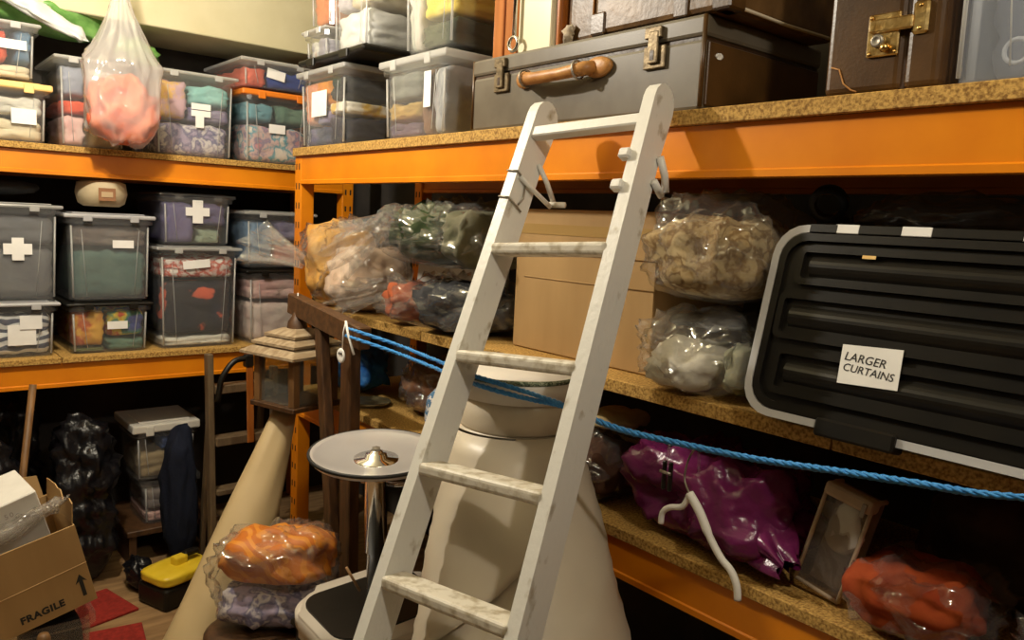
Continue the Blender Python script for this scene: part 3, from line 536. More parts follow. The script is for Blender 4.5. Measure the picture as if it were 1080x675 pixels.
lab = box('label_card', PAPER, cbx, -.0163, -.0153, -.052, .052, -.034, .034, 0, mat=Matrix.Translation((0, -.232, .122)) @ Matrix.Rotation(-.05, 4, 'X'))
MX = Matrix(((0, 0, -1, -.0168), (-1, 0, 0, -.232), (0, 1, 0, .122), (0, 0, 0, 1))) @ Matrix.Rotation(-.06, 4, 'Z')
text('lettering', 'LARGER', .0205, INK, lab, MX @ Matrix.Translation((-.010, .009, 0)), .12, 1.0); text('lettering', 'CURTAINS', .0188, INK, lab, MX @ Matrix.Translation((-.0, -.010, 0)), .1, 1.0)
tag(box('paper_scrap', YLID, None, 0, .0012, -.012, .012, -.003, .003, 0), 'scrap of yellow tape stuck high on the black lid', 'tape'); o = bpy.data.objects['paper_scrap']; o.parent = cbx; o.name = 'tape_scrap'
del o['category']; del o['label']; o.location = (-.0155, -.19, .31)
# ------------------------------------------------------------------ right rack, middle shelf: cardboard carton and bagged textiles
Mz = 1.1545
cbd = thing('cardboard_carton', 'tall plain cardboard carton behind the ladder on the middle shelf', 'carton', (1.43, 1.45, Mz))
box('body', CARD, cbd, 0, .36, -.235, .275, 0, .385, .003); box('flap', CARD, cbd, -.004, .0, -.232, .272, .27, .384, .001); box('packing_tape', pbr('parcel_tape', (.42, .27, .10), None, .25, bump=.05), cbd, -.0052, -.004, -.232, .272, .318, .345, 0); tube('crease', CARD, cbd, [(-.001, -.235, .2), (-.001, .235, .2)], .0016, 5)
def bagged(label, cat_c, loc, size, mats, seed, rot=(0, 0, 0), film=None, n=3.4, neck=None, group='clear bags of textiles', clabels=(), amp=.03):
    r = thing('plastic_bag', label, 'bag', loc, rot, group); sx, sy, sz = size
    lump('bag_film', film or FILM, r, (sx*1.03, sy*1.03, sz*1.02), n, seed, amp*1.1, 10, 5, True, neck, .2, (1, 1, 1))
    M = Matrix.Translation(loc) @ Euler(rot).to_matrix().to_4x4(); k_ = len(mats)
    for i, m in enumerate(mats):
        (mm, c, s_) = m; s_ = [min(1, q*g_) for q, g_ in zip(s_, (1.10, 1.10 if k_ == 1 else .90, 1.10 if k_ < 3 else 1.0))]; o = lump('folded_cloth', mm, None, [a*b for a, b in zip(size, s_)], 3.4, seed*5+i+1, amp*.8, 9, 4, warp=.2, folds=(1, 1.3, .8), loc=M @ Vector([a*b for a, b in zip(size, c[:2])]+[size[2]*c[2]*.5]), rot=rot)
        tag(o, clabels[i], 'cloth', 'cloth in the clear bags')
    return r
def ruffle(name, m, parent, p0, p1, r0, r1, waves=7, seed=0):
    """gathered mouth of a plastic bag flaring from p0 to p1"""
    p0, p1 = Vector(p0), Vector(p1); d = (p1-p0).normalized(); u = d.orthogonal().normalized(); v = d.cross(u); bm = bmesh.new(); rows = []; K = 84
    for i in range(13):
        t = i/12; R_ = r0+(r1-r0)*t**1.4; row = []
        for k in range(K):
            a = 2*math.pi*k/K; w_ = R_*(1+(.15+.30*t)*math.sin(waves*a+2*noise.noise(Vector((math.cos(a), math.sin(a), seed+t)))*2)); L2 = (p1-p0).length*t*(1+.2*noise.noise(Vector((math.cos(a)*2, math.sin(a)*2, seed))))
            row.append(bm.verts.new(p0+d*L2+(u*math.cos(a)+v*math.sin(a)*.6)*w_))
        rows.append(row)
    for A, B in zip(rows, rows[1:]):
        for k in range(K): bm.faces.new((A[k], A[(k+1) % K], B[(k+1) % K], B[k]))
    return fin(name, bm, m, parent, True)
STRAW = stops('straw_print', [(.30, .19, .07), (.42, .30, .14), (.22, .13, .05), (.50, .38, .20)], 26); GRN2 = cloth((.012, .022, .005), (.03, .045, .012)); OCH = cloth((.52, .25, .05), (.62, .36, .11))
bagged('clear bag of ochre and pink plush at the far end of middle shelf', 'bag', (1.43, 2.655, Mz), (.30, .50, .34), ((OCH, (-.02, .20, .06), (.8, .40, .82)), (cloth((.60, .42, .30), (.66, .5, .38)), (-.02, -.22, .03), (.8, .40, .66))), 51, clabels=('ochre plush in the far bag', 'peach cloth in the far bag'))
bg = bpy.data.objects['plastic_bag']; ruffle('bag_mouth', FILM2, bg, (-.12, .18, .16), (-.22, .42, .22), .03, .08, 6, 3)
bagged('plump clear bag of olive green cloth on the middle shelf', 'bag', (1.44, 2.06, 1.350), (.32, .58, .22), ((GRN2, (0, .08, .06), (.84, .6, .84)), (cloth((.10, .10, .06), (.16, .15, .10)), (0, -.34, .05), (.8, .26, .8))), 53, clabels=('olive green cloth in the plump bag', 'khaki cloth in the plump bag'))
bagged('clear bag of charcoal and rust cloth under the olive bag', 'bag', (1.45, 2.06, Mz), (.32, .56, .185), ((cloth((.02, .02, .022), (.045, .045, .05)), (0, -.16, .05), (.84, .6, .8)), (cloth((.40, .10, .04)), (-.02, .27, .05), (.8, .26, .7))), 54, clabels=('charcoal cloth in the lower bag', 'rust cloth in the lower bag'))
ruffle('bag_mouth', FILM2, bpy.data.objects['plastic_bag.001'], (-.10, .22, .13), (-.15, .42, .03), .05, .10, 6, 5)
ruffle('bag_mouth', FILM2, bpy.data.objects['plastic_bag.002'], (-.12, .22, .11), (-.15, .46, .05), .04, .07, 7, 6)
bagged('clear bag of straw-coloured braid beside the black-lidded box', 'bag', (1.44, 1.03, 1.352), (.30, .30, .235), ((STRAW, (0, .02, .06), (.86, .84, .72)),), 56, clabels=('straw-coloured braid in the open bag',), amp=.026)
bagged('clear bag of white and sage cloth below the braid bag', 'bag', (1.44, 1.045, Mz), (.30, .30, .19), ((cloth((.62, .58, .48), (.70, .66, .58)), (-.08, .06, .06), (.7, .62, .62)), (cloth((.25, .27, .18), (.36, .34, .24)), (.04, -.34, .1), (.7, .24, .7)), (GREY, (.08, .0, 1.38), (.6, .7, .22))), 57, clabels=('white cloth in the lowest bag', 'sage cloth in the lowest bag', 'grey net in the lowest bag'), amp=.024)
tag(lump('plastic_bag', FILM, None, (.26, .34, .09), 2.5, 58, .02, 9, 4, loc=(1.63, .68, 1.515)), 'flat clear bag pushed in above the black-lidded box', 'bag', 'clear bags of textiles')
tag(lump('folded_cloth', cloth((.06, .045, .03)), None, (.30, .36, .20), 3, 59, .02, 9, 4, loc=(1.82, .86, 1.36)), 'dark brown cloth roll behind the braid bag', 'cloth')
tg = thing('tape_roll', 'black ring of tape lying on the flat bag behind black-lidded box', 'tape roll', (1.475, .83, 1.565), (0, math.radians(70), .3))
lathe('ring', BLACKP, tg, [(.024, -.01), (.037, -.01), (.037, .01), (.024, .01), (.024, -.01)], 24)
wb = thing('picture_board', 'white card panel leaning in the shadow behind the far bags', 'panel', (1.75, 2.45, Mz), (0, .1, .25)); box('board', PAPER, wb, 0, .012, -.22, .22, 0, .40, .001); box('edge_strip', BLACKP, wb, -.002, .014, -.222, .222, .40, .412, .001)
# ------------------------------------------------------------------ right rack, bottom shelf (z = .812)
Bz = .8135
pb = thing('plastic_bag', 'shiny purple plastic bag slumped on the bottom shelf', 'bag', (1.48, 1.02, Bz), (0, 0, -.06))
PUR = pbr('purple_plastic', (.10, .009, .055), (.18, .022, .105), .25, scale=7, bump=.6, bscale=16, dist=.012)
lump('bag', PUR, pb, (.30, .46, .24), 3, 61, .034, 6, 5, True, None, .25, (1, 1.2, 1)); ruffle('loose_corner', PUR, pb, (-.06, -.14, .09), (-.11, -.25, .055), .06, .022, 4, 2)
bagged('clear bag of dark brown cloth beside the purple bag', 'bag', (1.46, 1.375, Bz), (.22, .19, .19), ((cloth((.05, .02, .012), (.09, .04, .02)), (0, 0, .06), (.84, .8, .78)),), 63, clabels=('dark brown cloth in the bag beside the purple bag',), amp=.02)
tag(lump('folded_cloth', cloth((.45, .34, .16), (.52, .42, .22)), None, (.16, .14, .05), 3, 64, .012, 12, 3, loc=(1.46, 1.34, 1.005)), 'cream rag folded on the dark brown bag', 'cloth')
pv = thing('zip_pouch', 'clear vinyl zip pouch with beige edging standing beside the purple bag', 'pouch', (1.40, .738, Bz+.014), (.18, .14, 0)); pv.scale = (.88, .88, .92)
BEI = pbr('beige_binding', (.42, .32, .22), (.48, .38, .27), .6, bump=.1)
box('front_window', clear('pouch_vinyl', (.85, .8, .74), .14, (.55, .5, .45), .08, .2, 20), pv, -.001, .001, -.05, .05, .0, .20, 0); box('back_panel', pbr('pouch_back', (.22, .16, .10), (.28, .2, .13), .7, bump=.2), pv, .055, .058, -.05, .05, 0, .22, 0)
for y in (-.052, .052): tube('piping', BEI, pv, [(0, y, 0), (0, y, .20), (.028, y, .222), (.056, y, .222)], .005, 8)
tube('piping', BEI, pv, [(0, -.052, 0), (0, .052, 0)], .005, 8); box('flap', BEI, pv, -.012, .03, -.056, .056, .196, .226, .008, 2); z_ = box('zip_pull', STEEL, pv, -.016, -.012, -.046, -.036, .188, .216, .001)
tag(lump('folded_cloth', cloth((.55, .54, .50)), None, (.035, .08, .11), 2.6, 65, .012, 12, 3, loc=(1.42, .715, .905), rot=(.18, .14, 0)), 'white cloth inside the zip pouch', 'cloth')
bagged('clear bag of dark red cloth at the front of bottom shelf', 'bag', (1.45, .56, Bz), (.26, .23, .13), ((cloth((.30, .04, .012), (.42, .08, .02)), (0, .05, .06), (.84, .84, .82)),), 66, clabels=('dark red cloth in the front bag',), amp=.022)
bagged('crinkled bag of maroon cloth at the bottom right corner', 'bag', (1.43, .26, Bz), (.26, .28, .13), ((cloth((.12, .012, .008), (.2, .025, .012)), (0, 0, .06), (.84, .84, .82)),), 67, clabels=('maroon cloth in the corner bag',), amp=.026)
tag(lump('folded_cloth', cloth((.06, .035, .016), (.10, .06, .03)), None, (.26, .52, .235), 3, 68, .02, 8, 4, loc=(1.72, .42, Bz)), 'dark brown curtain bundle behind the red cloth bags', 'cloth')
tag(lump('plastic_sack', pbr('blue_plastic', (.02, .10, .34), (.05, .22, .55), .25, bump=.7, bscale=20, dist=.012), None, (.24, .26, .22), 2.4, 71, .03, 9, 4, loc=(1.50, 2.76, Bz)), 'crumpled blue plastic sack at the far end of bottom shelf', 'sack')
bagged('clear bag of brown cloth slumped behind the trestle', 'bag', (1.60, 2.26, Bz), (.30, .34, .22), ((cloth((.16, .07, .035), (.24, .12, .06)), (0, 0, .06), (.86, .84, .82)),), 72, clabels=('brown cloth in the slumped bag',), amp=.03)
ZIG = stripes('zigzag_knit', (.06, .16, .30), (.62, .60, .60), 11, 'Z', 5, .8, 9)
tag(lump('patterned_cushion', ZIG, None, (.13, .15, .17), 2.1, 73, .008, 10, 4, loc=(1.41, 2.01, Bz)), 'round cushion with blue zigzag knit beside the ladder', 'cushion')
tag(lathe('saucer', pbr('old_tin', (.22, .18, .09), (.3, .26, .15), .4, .6, bump=.1), None, [(0, 0), (.06, 0), (.075, .012), (.072, .016), (.055, .006), (0, .005)], 28), 'dull round tin saucer on the bottom shelf by the lantern', 'saucer').location = (1.43, 2.52, Bz)
# hook hanger and clips on the rope
hp = at(706, 470, X=1.14)
ch = thing('clip_hanger', 'small black clip dangling from the blue rope by a clear tag', 'clip', hp)
tube('tie', CLEARBOX, ch, [(0, 0, .008), (0, 0, -.035)], .003, 6)
for s in (-1, 1): box('jaw', BLACKP, ch, -.004, .004, s*.007-.004, s*.007+.004, -.085, -.03, .002)
tube('spring', STEEL, ch, [(-.006, -.012, -.05), (-.006, .012, -.05)], .003, 8)
tube('tie', CLEARBOX, None, [at(737, 474, X=1.15)+Vector((0, 0, .006)), at(737, 498, X=1.15)], .0025, 6)
tag(bpy.data.objects['tie.001'], 'thin clear plastic loop on the rope above the white hanger', 'tie').name = 'plastic_loop'
hk = thing('coat_hanger', 'white plastic hanger arm dangling below the blue rope', 'hanger')
q = [at(697, 552, X=1.13), at(699, 540, X=1.13), at(707, 535, X=1.13), at(720, 534, X=1.13), at(727, 522, X=1.13)]
tube('arm', PAPER, hk, smoothline(q, 4), .0055, 8)
q = [at(727, 520, X=1.13), at(738, 540, X=1.13), at(748, 565, X=1.13), at(760, 588, X=1.13), at(771, 602, X=1.13), at(777, 618, X=1.13), at(778, 633, X=1.13)]
tube('arm', PAPER, hk, smoothline(q, 4), [.008]*8+[.0065]*(len(smoothline(q, 4))-8), 8); tube('hook', STEEL, hk, smoothline([at(727, 520, X=1.13), at(722, 505, X=1.14), at(726, 485, X=1.145), at(733, 474, X=1.150), at(741, 472, X=1.153)], 4), .0018, 6)
# ------------------------------------------------------------------ hat box on the cream vinyl cone
hx = thing('hat_box', 'round cream hat box with green braid around its lid', 'hat box', (1.15, 1.355, 1.078), (0, 0, 0))
lathe('drum', pbr('cream_card', (.58, .50, .38), (.64, .56, .44), .6, bump=.08), hx, [(0, -.030), (.132, -.030), (.133, -.026), (.133, .05), (0, .05)], 48)
hl_ = lathe('lid', pbr('pale_card', (.68, .64, .58), None, .6, bump=.05), hx, [(.1335, .038), (.1375, .038), (.1375, .080), (.135, .084), (0, .085)], 48)
GB = stops('green_braid', [(.05, .09, .05), (.35, .38, .28), (.03, .06, .03), (.22, .26, .18)], 120, bump=.6)
tube('braid', GB, hl_, [(.135*math.cos(a), .135*math.sin(a), .086) for a in [k*math.pi/24 for k in range(48)]], .0055, 8, True)
def cone(name, label, top, bot, rt, rb, m, seam_ang, sx=1, sy=1, open_top=True, cat='roll', twist=1.0, gap=.010, upright=False):
    top, bot = Vector(top), Vector(bot); ax = top-bot; L_ = ax.length; q_ = Vector((0, 0, 1)).rotation_difference(ax)
    r = thing(name, label, cat, bot)
    if not upright: r.rotation_mode = 'QUATERNION'; r.rotation_quaternion = q_
    else: L_ = ax.z
    bm = bmesh.new(); n = 72; turns = 1.22; rings = []
    for i in range(25):
        t = i/24; R_ = rb+(rt-rb)*t; row = []
        for k in range(n+1):
            a = seam_ang+2*math.pi*turns*k/n; lift = gap*(k/n); wob = .004*noise.noise(Vector((math.cos(a)*2, math.sin(a)*2, t*3)))
            row.append(bm.verts.new((sx*(R_+lift+wob)*math.cos(a+t*twist), sy*(R_+lift+wob)*math.sin(a+t*twist), L_*t)))
        rings.append(row)
    for A, B in zip(rings, rings[1:]):
        for k in range(n): bm.faces.new((A[k], A[k+1], B[k+1], B[k]))
    if upright:
        for v in bm.verts: v.co.x += ax.x*v.co.z/L_; v.co.y += ax.y*v.co.z/L_
    o = fin('sheet', bm, m, r, True); md = o.modifiers.new('thickness', 'SOLIDIFY'); md.thickness = .003; return r, L_
CONE_T = Vector((1.15, 1.365, 1.045)); CONE_M = Vector((1.055, 1.185, .635)); CONE_B = CONE_T+(CONE_M-CONE_T)*((1.045-.012)/(1.045-.635))
cr, cl = cone('vinyl_roll', 'big cone-shaped roll of cream vinyl standing behind the ladder', CONE_T, CONE_B, 0.142, .335, VINYL, -2.45, twist=6.5, gap=.018, upright=True)
lathe('end_disc', VINYL, cr, [(0, cl-.001), (.141, cl-.001), (.141, cl+.001), (0, cl+.001)], 40, mat=Matrix.Translation((CONE_T.x-CONE_B.x, CONE_T.y-CONE_B.y, 0)))
cone('paper_roll', 'tapering roll of tan lining paper leaning under the lantern', (1.165, 2.67, .79), (.80, 2.45, .02), .036, .155, TANV, -.9, 1.0, .75)
# ------------------------------------------------------------------ trestle and lantern
ts = thing('trestle', 'dark wooden trestle with the blue rope tied around its rail', 'trestle', (1.205, 2.37, 0))
def plank(name, m, parent, a, b, w, t, up=(0, 0, 1), bev=.004):
    a, b = Vector(a), Vector(b); d = (b-a); L_ = d.length; d.normalize(); u = Vector(up); u = (u-d*u.dot(d)).normalized(); v = u.cross(d)
    M = Matrix(((d.x, v.x, u.x, a.x), (d.y, v.y, u.y, a.y), (d.z, v.z, u.z, a.z), (0, 0, 0, 1)))
    return box(name, m, parent, 0, L_, -t/2, t/2, -w/2, w/2, bev, mat=M)
plank('rail', pbr('aged_brown_wood', (.06, .026, .009), (.12, .055, .02), .5, scale=8, vec=(1, 6, 6), bump=.15), ts, (0, .33, 1.175), (0, -.20, 1.12), .072, .045)
plank('leg', DWOOD, ts, (0, .10, 1.118), (-.02, -.12, 0.0), .045, .035, (0, 1, 0)); plank('leg', DWOOD, ts, (.0, -.11, 1.095), (.0, -.14, .0), .065, .04, (0, 1, 0)); plank('leg', DWOOD, ts, (.045, -.02, 1.11), (.05, .06, 0), .045, .03, (0, 1, 0)); plank('stretcher', DWOOD, ts, (.02, -.13, .34), (.045, .04, .34), .04, .02)
tl = thing('tie_label', 'white string with a round button tag tied on the trestle rail', 'tag', at(366, 340, X=1.165))
tube('string', PAPER, tl, [(-.004, .0, .004), (-.012, .0, -.03), (-.012, .005, -.085)], .0022, 6); tube('string', PAPER, tl, [(-.004, 0, .004), (-.012, -.03, -.03), (-.012, -.07, -.09)], .004, 6)
lathe('button', PAPER, tl, [(0, -.003), (.022, -.003), (.024, 0), (.022, .003), (.012, .001), (0, .001)], 24, mat=Matrix.Translation((-.014, .008, -.105)) @ Matrix.Rotation(-math.pi/2, 4, 'Y'))
for a_, b_ in ((.007, .007), (-.007, .007)): lathe('button_hole', INK, tl, [(0, 0), (.004, 0), (.004, .0015), (0, .0015)], 10, mat=Matrix.Translation((-.0165, .008+a_, -.105+b_)) @ Matrix.Rotation(-math.pi/2, 4, 'Y'))
ln = thing('lantern', 'wooden lantern with tiered pagoda roof and glass panes', 'lantern', (1.195, 2.64, .815), (0, 0, .30)); ln.scale = (1.08, 1.08, 1.0)
SHW = pbr('weathered_wood', (.26, .18, .10), (.44, .34, .22), .7, scale=12, vec=(1, 5, 5), bump=.3)
box('base', DWOOD, ln, -.105, .105, -.105, .105, 0, .018, .003)
for sx in (-1, 1):
    for sy_ in (-1, 1): box('corner_post', MWOOD, ln, sx*.083-.013, sx*.083+.013, sy_*.083-.013, sy_*.083+.013, .018, .19, .002)
for k in range(4):
    M = Matrix.Rotation(k*math.pi/2, 4, 'Z'); box('pane', GLASS, ln, -.069, .069, -.085, -.082, .019, .189, 0, mat=M)
for i, (r0, r1, z0, z1) in enumerate(((.128, .088, .188, .222), (.102, .062, .222, .250), (.074, .034, .250, .278))):
    bm = bmesh.new(); A = [bm.verts.new((sx*r0, sy_*r0, z0)) for sx, sy_ in ((-1, -1), (1, -1), (1, 1), (-1, 1))]; B = [bm.verts.new((v.co.x, v.co.y, z0+.009)) for v in A]; C_ = [bm.verts.new((sx*r1, sy_*r1, z1)) for sx, sy_ in ((-1, -1), (1, -1), (1, 1), (-1, 1))]
    bm.faces.new(A); bm.faces.new(C_)
    for P, Q in ((A, B), (B, C_)):
        for k in range(4): bm.faces.new((P[k], P[(k+1) % 4], Q[(k+1) % 4], Q[k]))
    fin('roof_tier', bm, SHW, ln)
fn = lathe('finial', DWOOD, ln, [(.034, .276), (.030, .30), (.018, .318), (.010, .34), (0, .345)], 16); tube('ring', STEEL, fn, [(.0, .013*math.cos(a), .353+.016*math.sin(a)) for a in [k*math.pi/8 for k in range(16)]], .003, 6, True)
tube('hanging_cord', PAPER, ln, [(0, 0, .366), (.01, .01, .40)], .002, 6)
# ------------------------------------------------------------------ upturned chrome bar stool
st = thing('bar_stool', 'chrome bar stool turned upside down, round base uppermost', 'bar stool', (1.05, 1.795, .39), (math.radians(3), math.radians(-3), 0))
bs = lathe('base_disc', SATIN, st, [(.02, 0.460), (.06, 0.465), (.12, 0.471), (.165, 0.487), (.172, 0.499), (.168, 0.505), (.158, 0.499), (.115, 0.487), (.06, 0.482), (.045, 0.482)], 64)
tube('rim', pbr('black_rubber', (.01, .01, .01), None, .6, bump=0), bs, [(.171*math.cos(a), .171*math.sin(a), 0.501) for a in [k*math.pi/32 for k in range(64)]], .005, 8, True)
hub = lathe('hub', CHROME, bs, [(.06, 0.480), (.058, 0.485), (.03, 0.487), (.026, 0.499), (.018, 0.499), (.016, 0.505), (.008, 0.507), (0, 0.507)], 32)
lathe('bolt', STEEL, hub, [(.012, 0.505), (.012, 0.513), (0, 0.515)], 6, False)
lathe('column', CHROME, st, [(.024, .10), (.024, .22), (.030, .225), (.030, 0.435), (.034, 0.440), (.034, 0.465)], 32)
tube('foot_rest', CHROME, st, [(.03, 0, 0.405), (.08, -.04, 0.405), (.12, -.06, 0.405)], .007, 8)
tube('lever', pbr('copper_wire', (.62, 0.395, .2), None, 0.425, .6, bump=0), st, [(-.03, .03, .10), (-.06, .05, .17)], .004, 8); tube('lever', MC['copper_wire'], st, [(.0, -.04, 0.435), (-.03, .02, 0.420)], .006, 8)
bm = bmesh.new(); prism_bm(bm, rrect(-.19, .19, -.17, .17, .10, 8), .07, 2); bmesh.ops.bevel(bm, geom=[e for e in bm.edges if abs(e.verts[0].co.z-e.verts[1].co.z) < 1e-4], offset=.02, segments=3, affect='EDGES'); seat = fin('seat', bm, pbr('white_vinyl', (.66, .60, .52), None, .4, bump=.05), st, True)
bm = bmesh.new(); prism_bm(bm, rrect(-.165, .165, -.125, .125, .06, 6), .008, 2); bmesh.ops.translate(bm, vec=(.0, 0, .068), verts=bm.verts); fin('underside', bm, BLACKP, seat)
cbk = thing('crate', 'black plastic crate under the upturned bar stool', 'crate', (1.08, 1.86, 0)); bm = bmesh.new(); bbox(bm, -.16, .16, -.16, .16, 0, .335, .01); fin('body', bm, BLACKP, cbk); box('rim', BLACKP, cbk, -.17, .17, -.17, .17, .333, .35, .004)
# ------------------------------------------------------------------ dark chair with bag of orange cloth
cx_, cy_ = .885, 2.20
ck = thing('wooden_stool', 'dark turned-leg stool carrying the bag of orange cloth', 'stool', (cx_, cy_, 0), (0, 0, .3))
lathe('seat', DWOOD, ck, [(0, .22), (.14, .22), (.155, .23), (.155, .245), (.14, .255), (0, .255)], 32)
for a in (.6, 2.2, 3.75, 5.3):
    c, s = math.cos(a), math.sin(a); lathe('leg', DWOOD, ck, [(0, 0), (.012, 0), (.016, .05), (.022, .075), (.014, .095), (.02, .16), (.014, .2), (.018, .221), (0, .222)], 14, mat=Matrix(((1, 0, -.12*c, .14*c), (0, 1, -.12*s, .14*s), (0, 0, 1, 0), (0, 0, 0, 1))))
for a in (.6, 2.2): tube('stretcher', DWOOD, ck, [(.125*math.cos(a), .125*math.sin(a), .08), (-.125*math.cos(a), -.125*math.sin(a), .08)], .009, 8)
OB = stripes('orange_brocade', (.54, .15, .010), (.68, .25, .022), 9, 'DIAGONAL', 9, .6, 1.5)
ob = bagged('clear crinkled bag of orange brocade on the dark stool', 'bag', (.945, 2.22, .2565), (.35, .27, .30), ((OB, (0.02, .02, .86), (.86, .86, .52)), (MIXP, (0, -.02, .06), (.84, .84, .40))), 81, clabels=('orange brocade in the bag on the stool', 'lilac and grey cloth under the orange brocade'), amp=.03, rot=(0, 0, -.65))
# ------------------------------------------------------------------ FRAGILE carton, tub, parcel
tb = thing('storage_box', 'open clear tub on the floor under the fragile carton', 'storage box', (.38, 2.53, 0), (0, 0, 0), 'clear storage boxes'); tub(tb, .21, .34, .338, CLEARBOX, .93)
tag(lump('folded_cloth', BLK, None, (.15, .26, .325), 6, 91, .012, 9, 4, loc=(.385, 2.53, .008)), 'black cloth heaped in the tub under the fragile carton', 'cloth')
fb = thing('cardboard_carton', 'open cardboard carton printed FRAGILE with upward arrows', 'carton', (.483, 2.36, .393), (0, -math.radians(13.5), .06))
# local: right-front-bottom corner at origin; front face at y=0 facing -y, box runs to -x
FW_, FD, FH = .36, .30, .235; t = .004
box('bottom', CARD, fb, -FW_, 0, 0, FD, 0, t, 0); box('front_panel', CARD, fb, -FW_, 0, 0, t, t, FH, .001); box('back_panel', CARD, fb, -FW_, 0, FD-t, FD, t, FH, .001)
box('side_panel', CARD, fb, -t, 0, t, FD-t, t, FH, .001); box('side_panel', CARD, fb, -FW_, -FW_+t, t, FD-t, t, FH, .001)
def ragged(name, x0, x1, y, z0, h, seed, rot, side=False):
    rnd = random.Random(seed); n = 9; pts = [(x0, 0), (x1, 0)]+[(x1+(x0-x1)*k/n, h*(.75+.45*rnd.random())) for k in range(n+1)]
    bm = bmesh.new(); prism_bm(bm, pts, .003, 1); M = Matrix.Translation((0, y, z0)) @ Matrix.Rotation(rot, 4, 'X'); bmesh.ops.transform(bm, matrix=M, verts=bm.verts)
    if side: bmesh.ops.transform(bm, matrix=Matrix.Translation((-.002, 0, 0)) @ Matrix.Rotation(math.pi/2, 4, 'Z'), verts=bm.verts)
    return fin(name, bm, CARD, fb)
ragged('flap', -FW_, -.01, FD-.003, FH, .075, 3, -.15); ragged('flap', .01, FD-.02, 0, FH, .055, 5, .25, True)
MF = Matrix(((1, 0, 0, 0), (0, 0, -1, -.0006), (0, 1, 0, 0), (0, 0, 0, 1)))
text('lettering', 'FRAGILE', .027, INK, fb, MF @ Matrix.Translation((-.132, .032, 0)), 0, 1.1, .0012)
for ax_ in (-.255, -.026):
    bm = bmesh.new(); prism_bm(bm, [(ax_-.005, .025), (ax_+.005, .025), (ax_+.005, .072), (ax_+.015, .066), (ax_, .092), (ax_-.015, .066), (ax_-.005, .072)], .0008, 1); bmesh.ops.translate(bm, vec=(0, -.001, 0), verts=bm.verts); fin('arrow_mark', bm, INK, fb)
tube('crease', CARD, fb, [(-FW_, -.0005, .108), (-.0, -.0005, .118)], .0013, 5)
wbx = thing('gift_box', 'white lidded card box tucked in the fragile carton', 'box', (.335, 2.45, .535), (.1, -.30, .12))
WCARD = pbr('white_card', (.66, .64, .60), (.72, .70, .66), .6, bump=.04)
box('body', WCARD, wbx, -.22, .06, 0, .17, 0, .12, .002); box('lid', WCARD, wbx, -.223, .063, -.003, .173, .10, .165, .003)
text('lettering', 'AZET 50', .02, pbr('faint_print', (.40, .34, .32), None, .8, bump=0), wbx, Matrix(((1, 0, 0, -.05), (0, 0, -1, -.0036), (0, 1, 0, .128), (0, 0, 0, 1))), 0, 1.3)
bw = thing('bubble_wrap', 'strip of crinkled bubble wrap lying along the carton front edge', 'wrap', (.29, 2.40, .60), (0, -.42, .12))
lump('sheet', clear('bubble_film', (.93, .92, .90), .16, (.80, .74, .68), .1, .8, 60, 1.45), bw, (.34, .06, .055), 2.3, 95, .018, 12, 4, folds=(1, 1.5, 1.5)); lump('sheet_fold', MC['bubble_film'], bw, (.30, .05, .04), 2.3, 96, .015, 14, 3, loc=(.0, .0, .01))
dw = thing('wooden_peg', 'short brown wooden peg standing before the clear tub', 'peg', (.335, 2.27, 0)); lathe('shaft', MWOOD, dw, [(0, 0), (.014, 0), (.014, .33), (.0165, .335), (.0165, .36), (.012, .372), (0, .373)], 16)
# ------------------------------------------------------------------ floor things under the back rack
for i, (x, y, rz, lb) in enumerate(((.61, 3.10, .25, 'flat red carpet square beside the yellow case'), (.60, 2.80, -.15, 'red carpet square lying nearest the tan paper roll'))):
    m_ = box('carpet_tile', pbr('red_carpet', (.20, .010, .005), (.30, .018, .010), .95, scale=60, bump=.5), None, -.12, .12, -.12, .12, 0, .010, .003, 2); m_.location = (x, y, .0005); m_.rotation_euler = (0, 0, rz); tag(m_, lb, 'carpet tile', 'red carpet squares')
yc = thing('tool_case', 'small black case with bright yellow lid on the floor', 'case', (.905, 3.05, 0), (0, 0, .35))
YP = pbr('yellow_plastic', (.72, .50, .02), (.78, .56, .04), .35, bump=.05)
box('body', BLACKP, yc, -.115, .115, -.085, .085, 0, .085, .015, 3, smooth=False); lump('lid', YP, yc, (.235, .175, .05), 5, 7, .002, 6, 4, warp=.02, loc=(0, 0, .085)); box('handle', YP, yc, -.02, .035, -.02, .02, .125, .165, .008, 2); box('grip', BLACKP, yc, .025, .09, -.015, .015, .150, .172, .006)
for i, (x, y, s, lb) in enumerate(((.655, 3.40, (.26, .24, .66), 'tall shiny black bin bag beside the white crate'), (.34, 3.44, (.24, .26, .60), 'black bin bag at the far left behind the fragile carton'), (.44, 3.77, (.26, .24, .72), 'black bin bag at the back against the wall'), (.80, 3.215, (.15, .08, .15), 'small squat black bin bag in front of the tall one'))):
    b_ = thing('bin_bag', lb, 'bin bag', (x, y, 0), (0, 0, i*1.57), 'black bin bags'); lump('sack', BINBAG, b_, s, 2.8, 110+i, min(.04, s[0]*.14), 6, 5, True, None, .28, (1, 1, 2.0))
tag(tube('broom_handle', MWOOD, None, [(.335, 3.06, 0), (.46, 3.20, .85)], .012, 10), 'thin brown wooden pole leaning at the far left', 'pole')
pl = thing('wooden_plinth', 'low dark wooden plinth on the floor under the clear crate', 'plinth', (1.0, 3.60, 0)); box('top', DWOOD, pl, -.19, .19, -.2, .2, .13, .155, .003)
for sx in (-1, 1): box('side', DWOOD, pl, sx*.165-.015, sx*.165+.015, -.19, .19, 0, .13, .002)
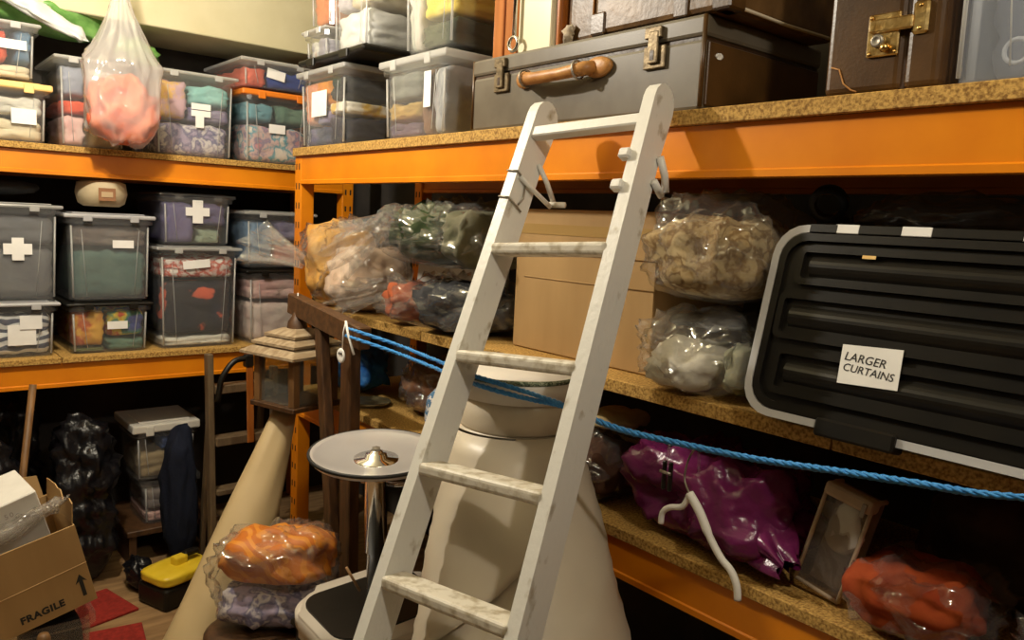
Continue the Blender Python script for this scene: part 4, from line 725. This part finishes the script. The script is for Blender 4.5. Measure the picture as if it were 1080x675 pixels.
stbox('small clear crate of pink and white oddments on the plinth', .872, 1.125, .157, .345, y0=3.42, depth=.3, lidm=None, short='small crate on the plinth', contents=(('pink cloth', PNK, 0, 1, 0, .3), ('greyish cloth', cloth((.3, .25, .24)), 0, 1, .3, .85)), seed=24)
wc = stbox('white-lidded crate tilted on top of the small clear crate', .845, 1.11, .352, .60, y0=3.42, depth=.3, lidm=pbr('white_lid_plastic', (.66, .63, .56), None, .4, bump=.03), lidth=.035, short='tilted crate', contents=(('tan cloth', cloth((.40, .30, .17)), .0, 1, 0, .6), ('blue cloth', cloth((.04, .08, .25)), .4, .6, .6, .9)), seed=25)
# small brown stepladder
sl = thing('stepladder', 'small brown wooden stepladder standing under the back rack', 'stepladder', (1.19, 3.10, 0), (-.05, 0, .05))
BWD = pbr('brown_grey_wood', (.10, .065, .035), (.16, .11, .06), .5, scale=8, vec=(5, 5, 1), bump=.15)
for s in (-1, 1): box('rail', BWD, sl, s*.135-.012, s*.135+.012, -.02, .02, 0, .93 if s < 0 else .86, .003)
for z in (.16, .36, .56, .77): box('tread', BWD, sl, -.123, .123, -.035, .04, z, z+.022 if z < .5 else z+.034, .003)
for s in (-1, 1): plank('back_leg', BWD, sl, (s*.11, .05, .78), (s*.11, .19, .012), .02, .03, (1, 0, 0))
tube('strap', BLACKP, sl, smoothline([Vector(p) for p in ((-.115, -.03, .74), (-.10, -.035, .83), (-.05, -.035, .895), (.0, -.035, .905))], 4), .012, 8); box('cap', BLACKP, sl, -.005, .03, -.05, -.015, .87, .92, .005); box('brace', RWOOD, sl, .0, .028, -.045, -.036, .56, .87, .002)
tag(lump('coat', cloth((.008, .011, .025)), None, (.13, .16, .62), 2.6, 120, .02, 7, 4, folds=(1.5, 1.5, .4), loc=(.985, 3.29, 0)), 'navy coat bundled upright beside the stepladder', 'coat')
dl = thing('walking_stick', 'dark stick with a brass handle leaning behind the stepladder', 'stick', (1.33, 3.26, 0)); tube('shaft', DWOOD, dl, [(0, 0, 0), (.005, .045, .64)], .009, 10); tube('handle', BRASS, dl, [(.005, .045, .64), (.0, .045, .675), (-.025, .03, .695), (-.055, .01, .69)], .010, 10)
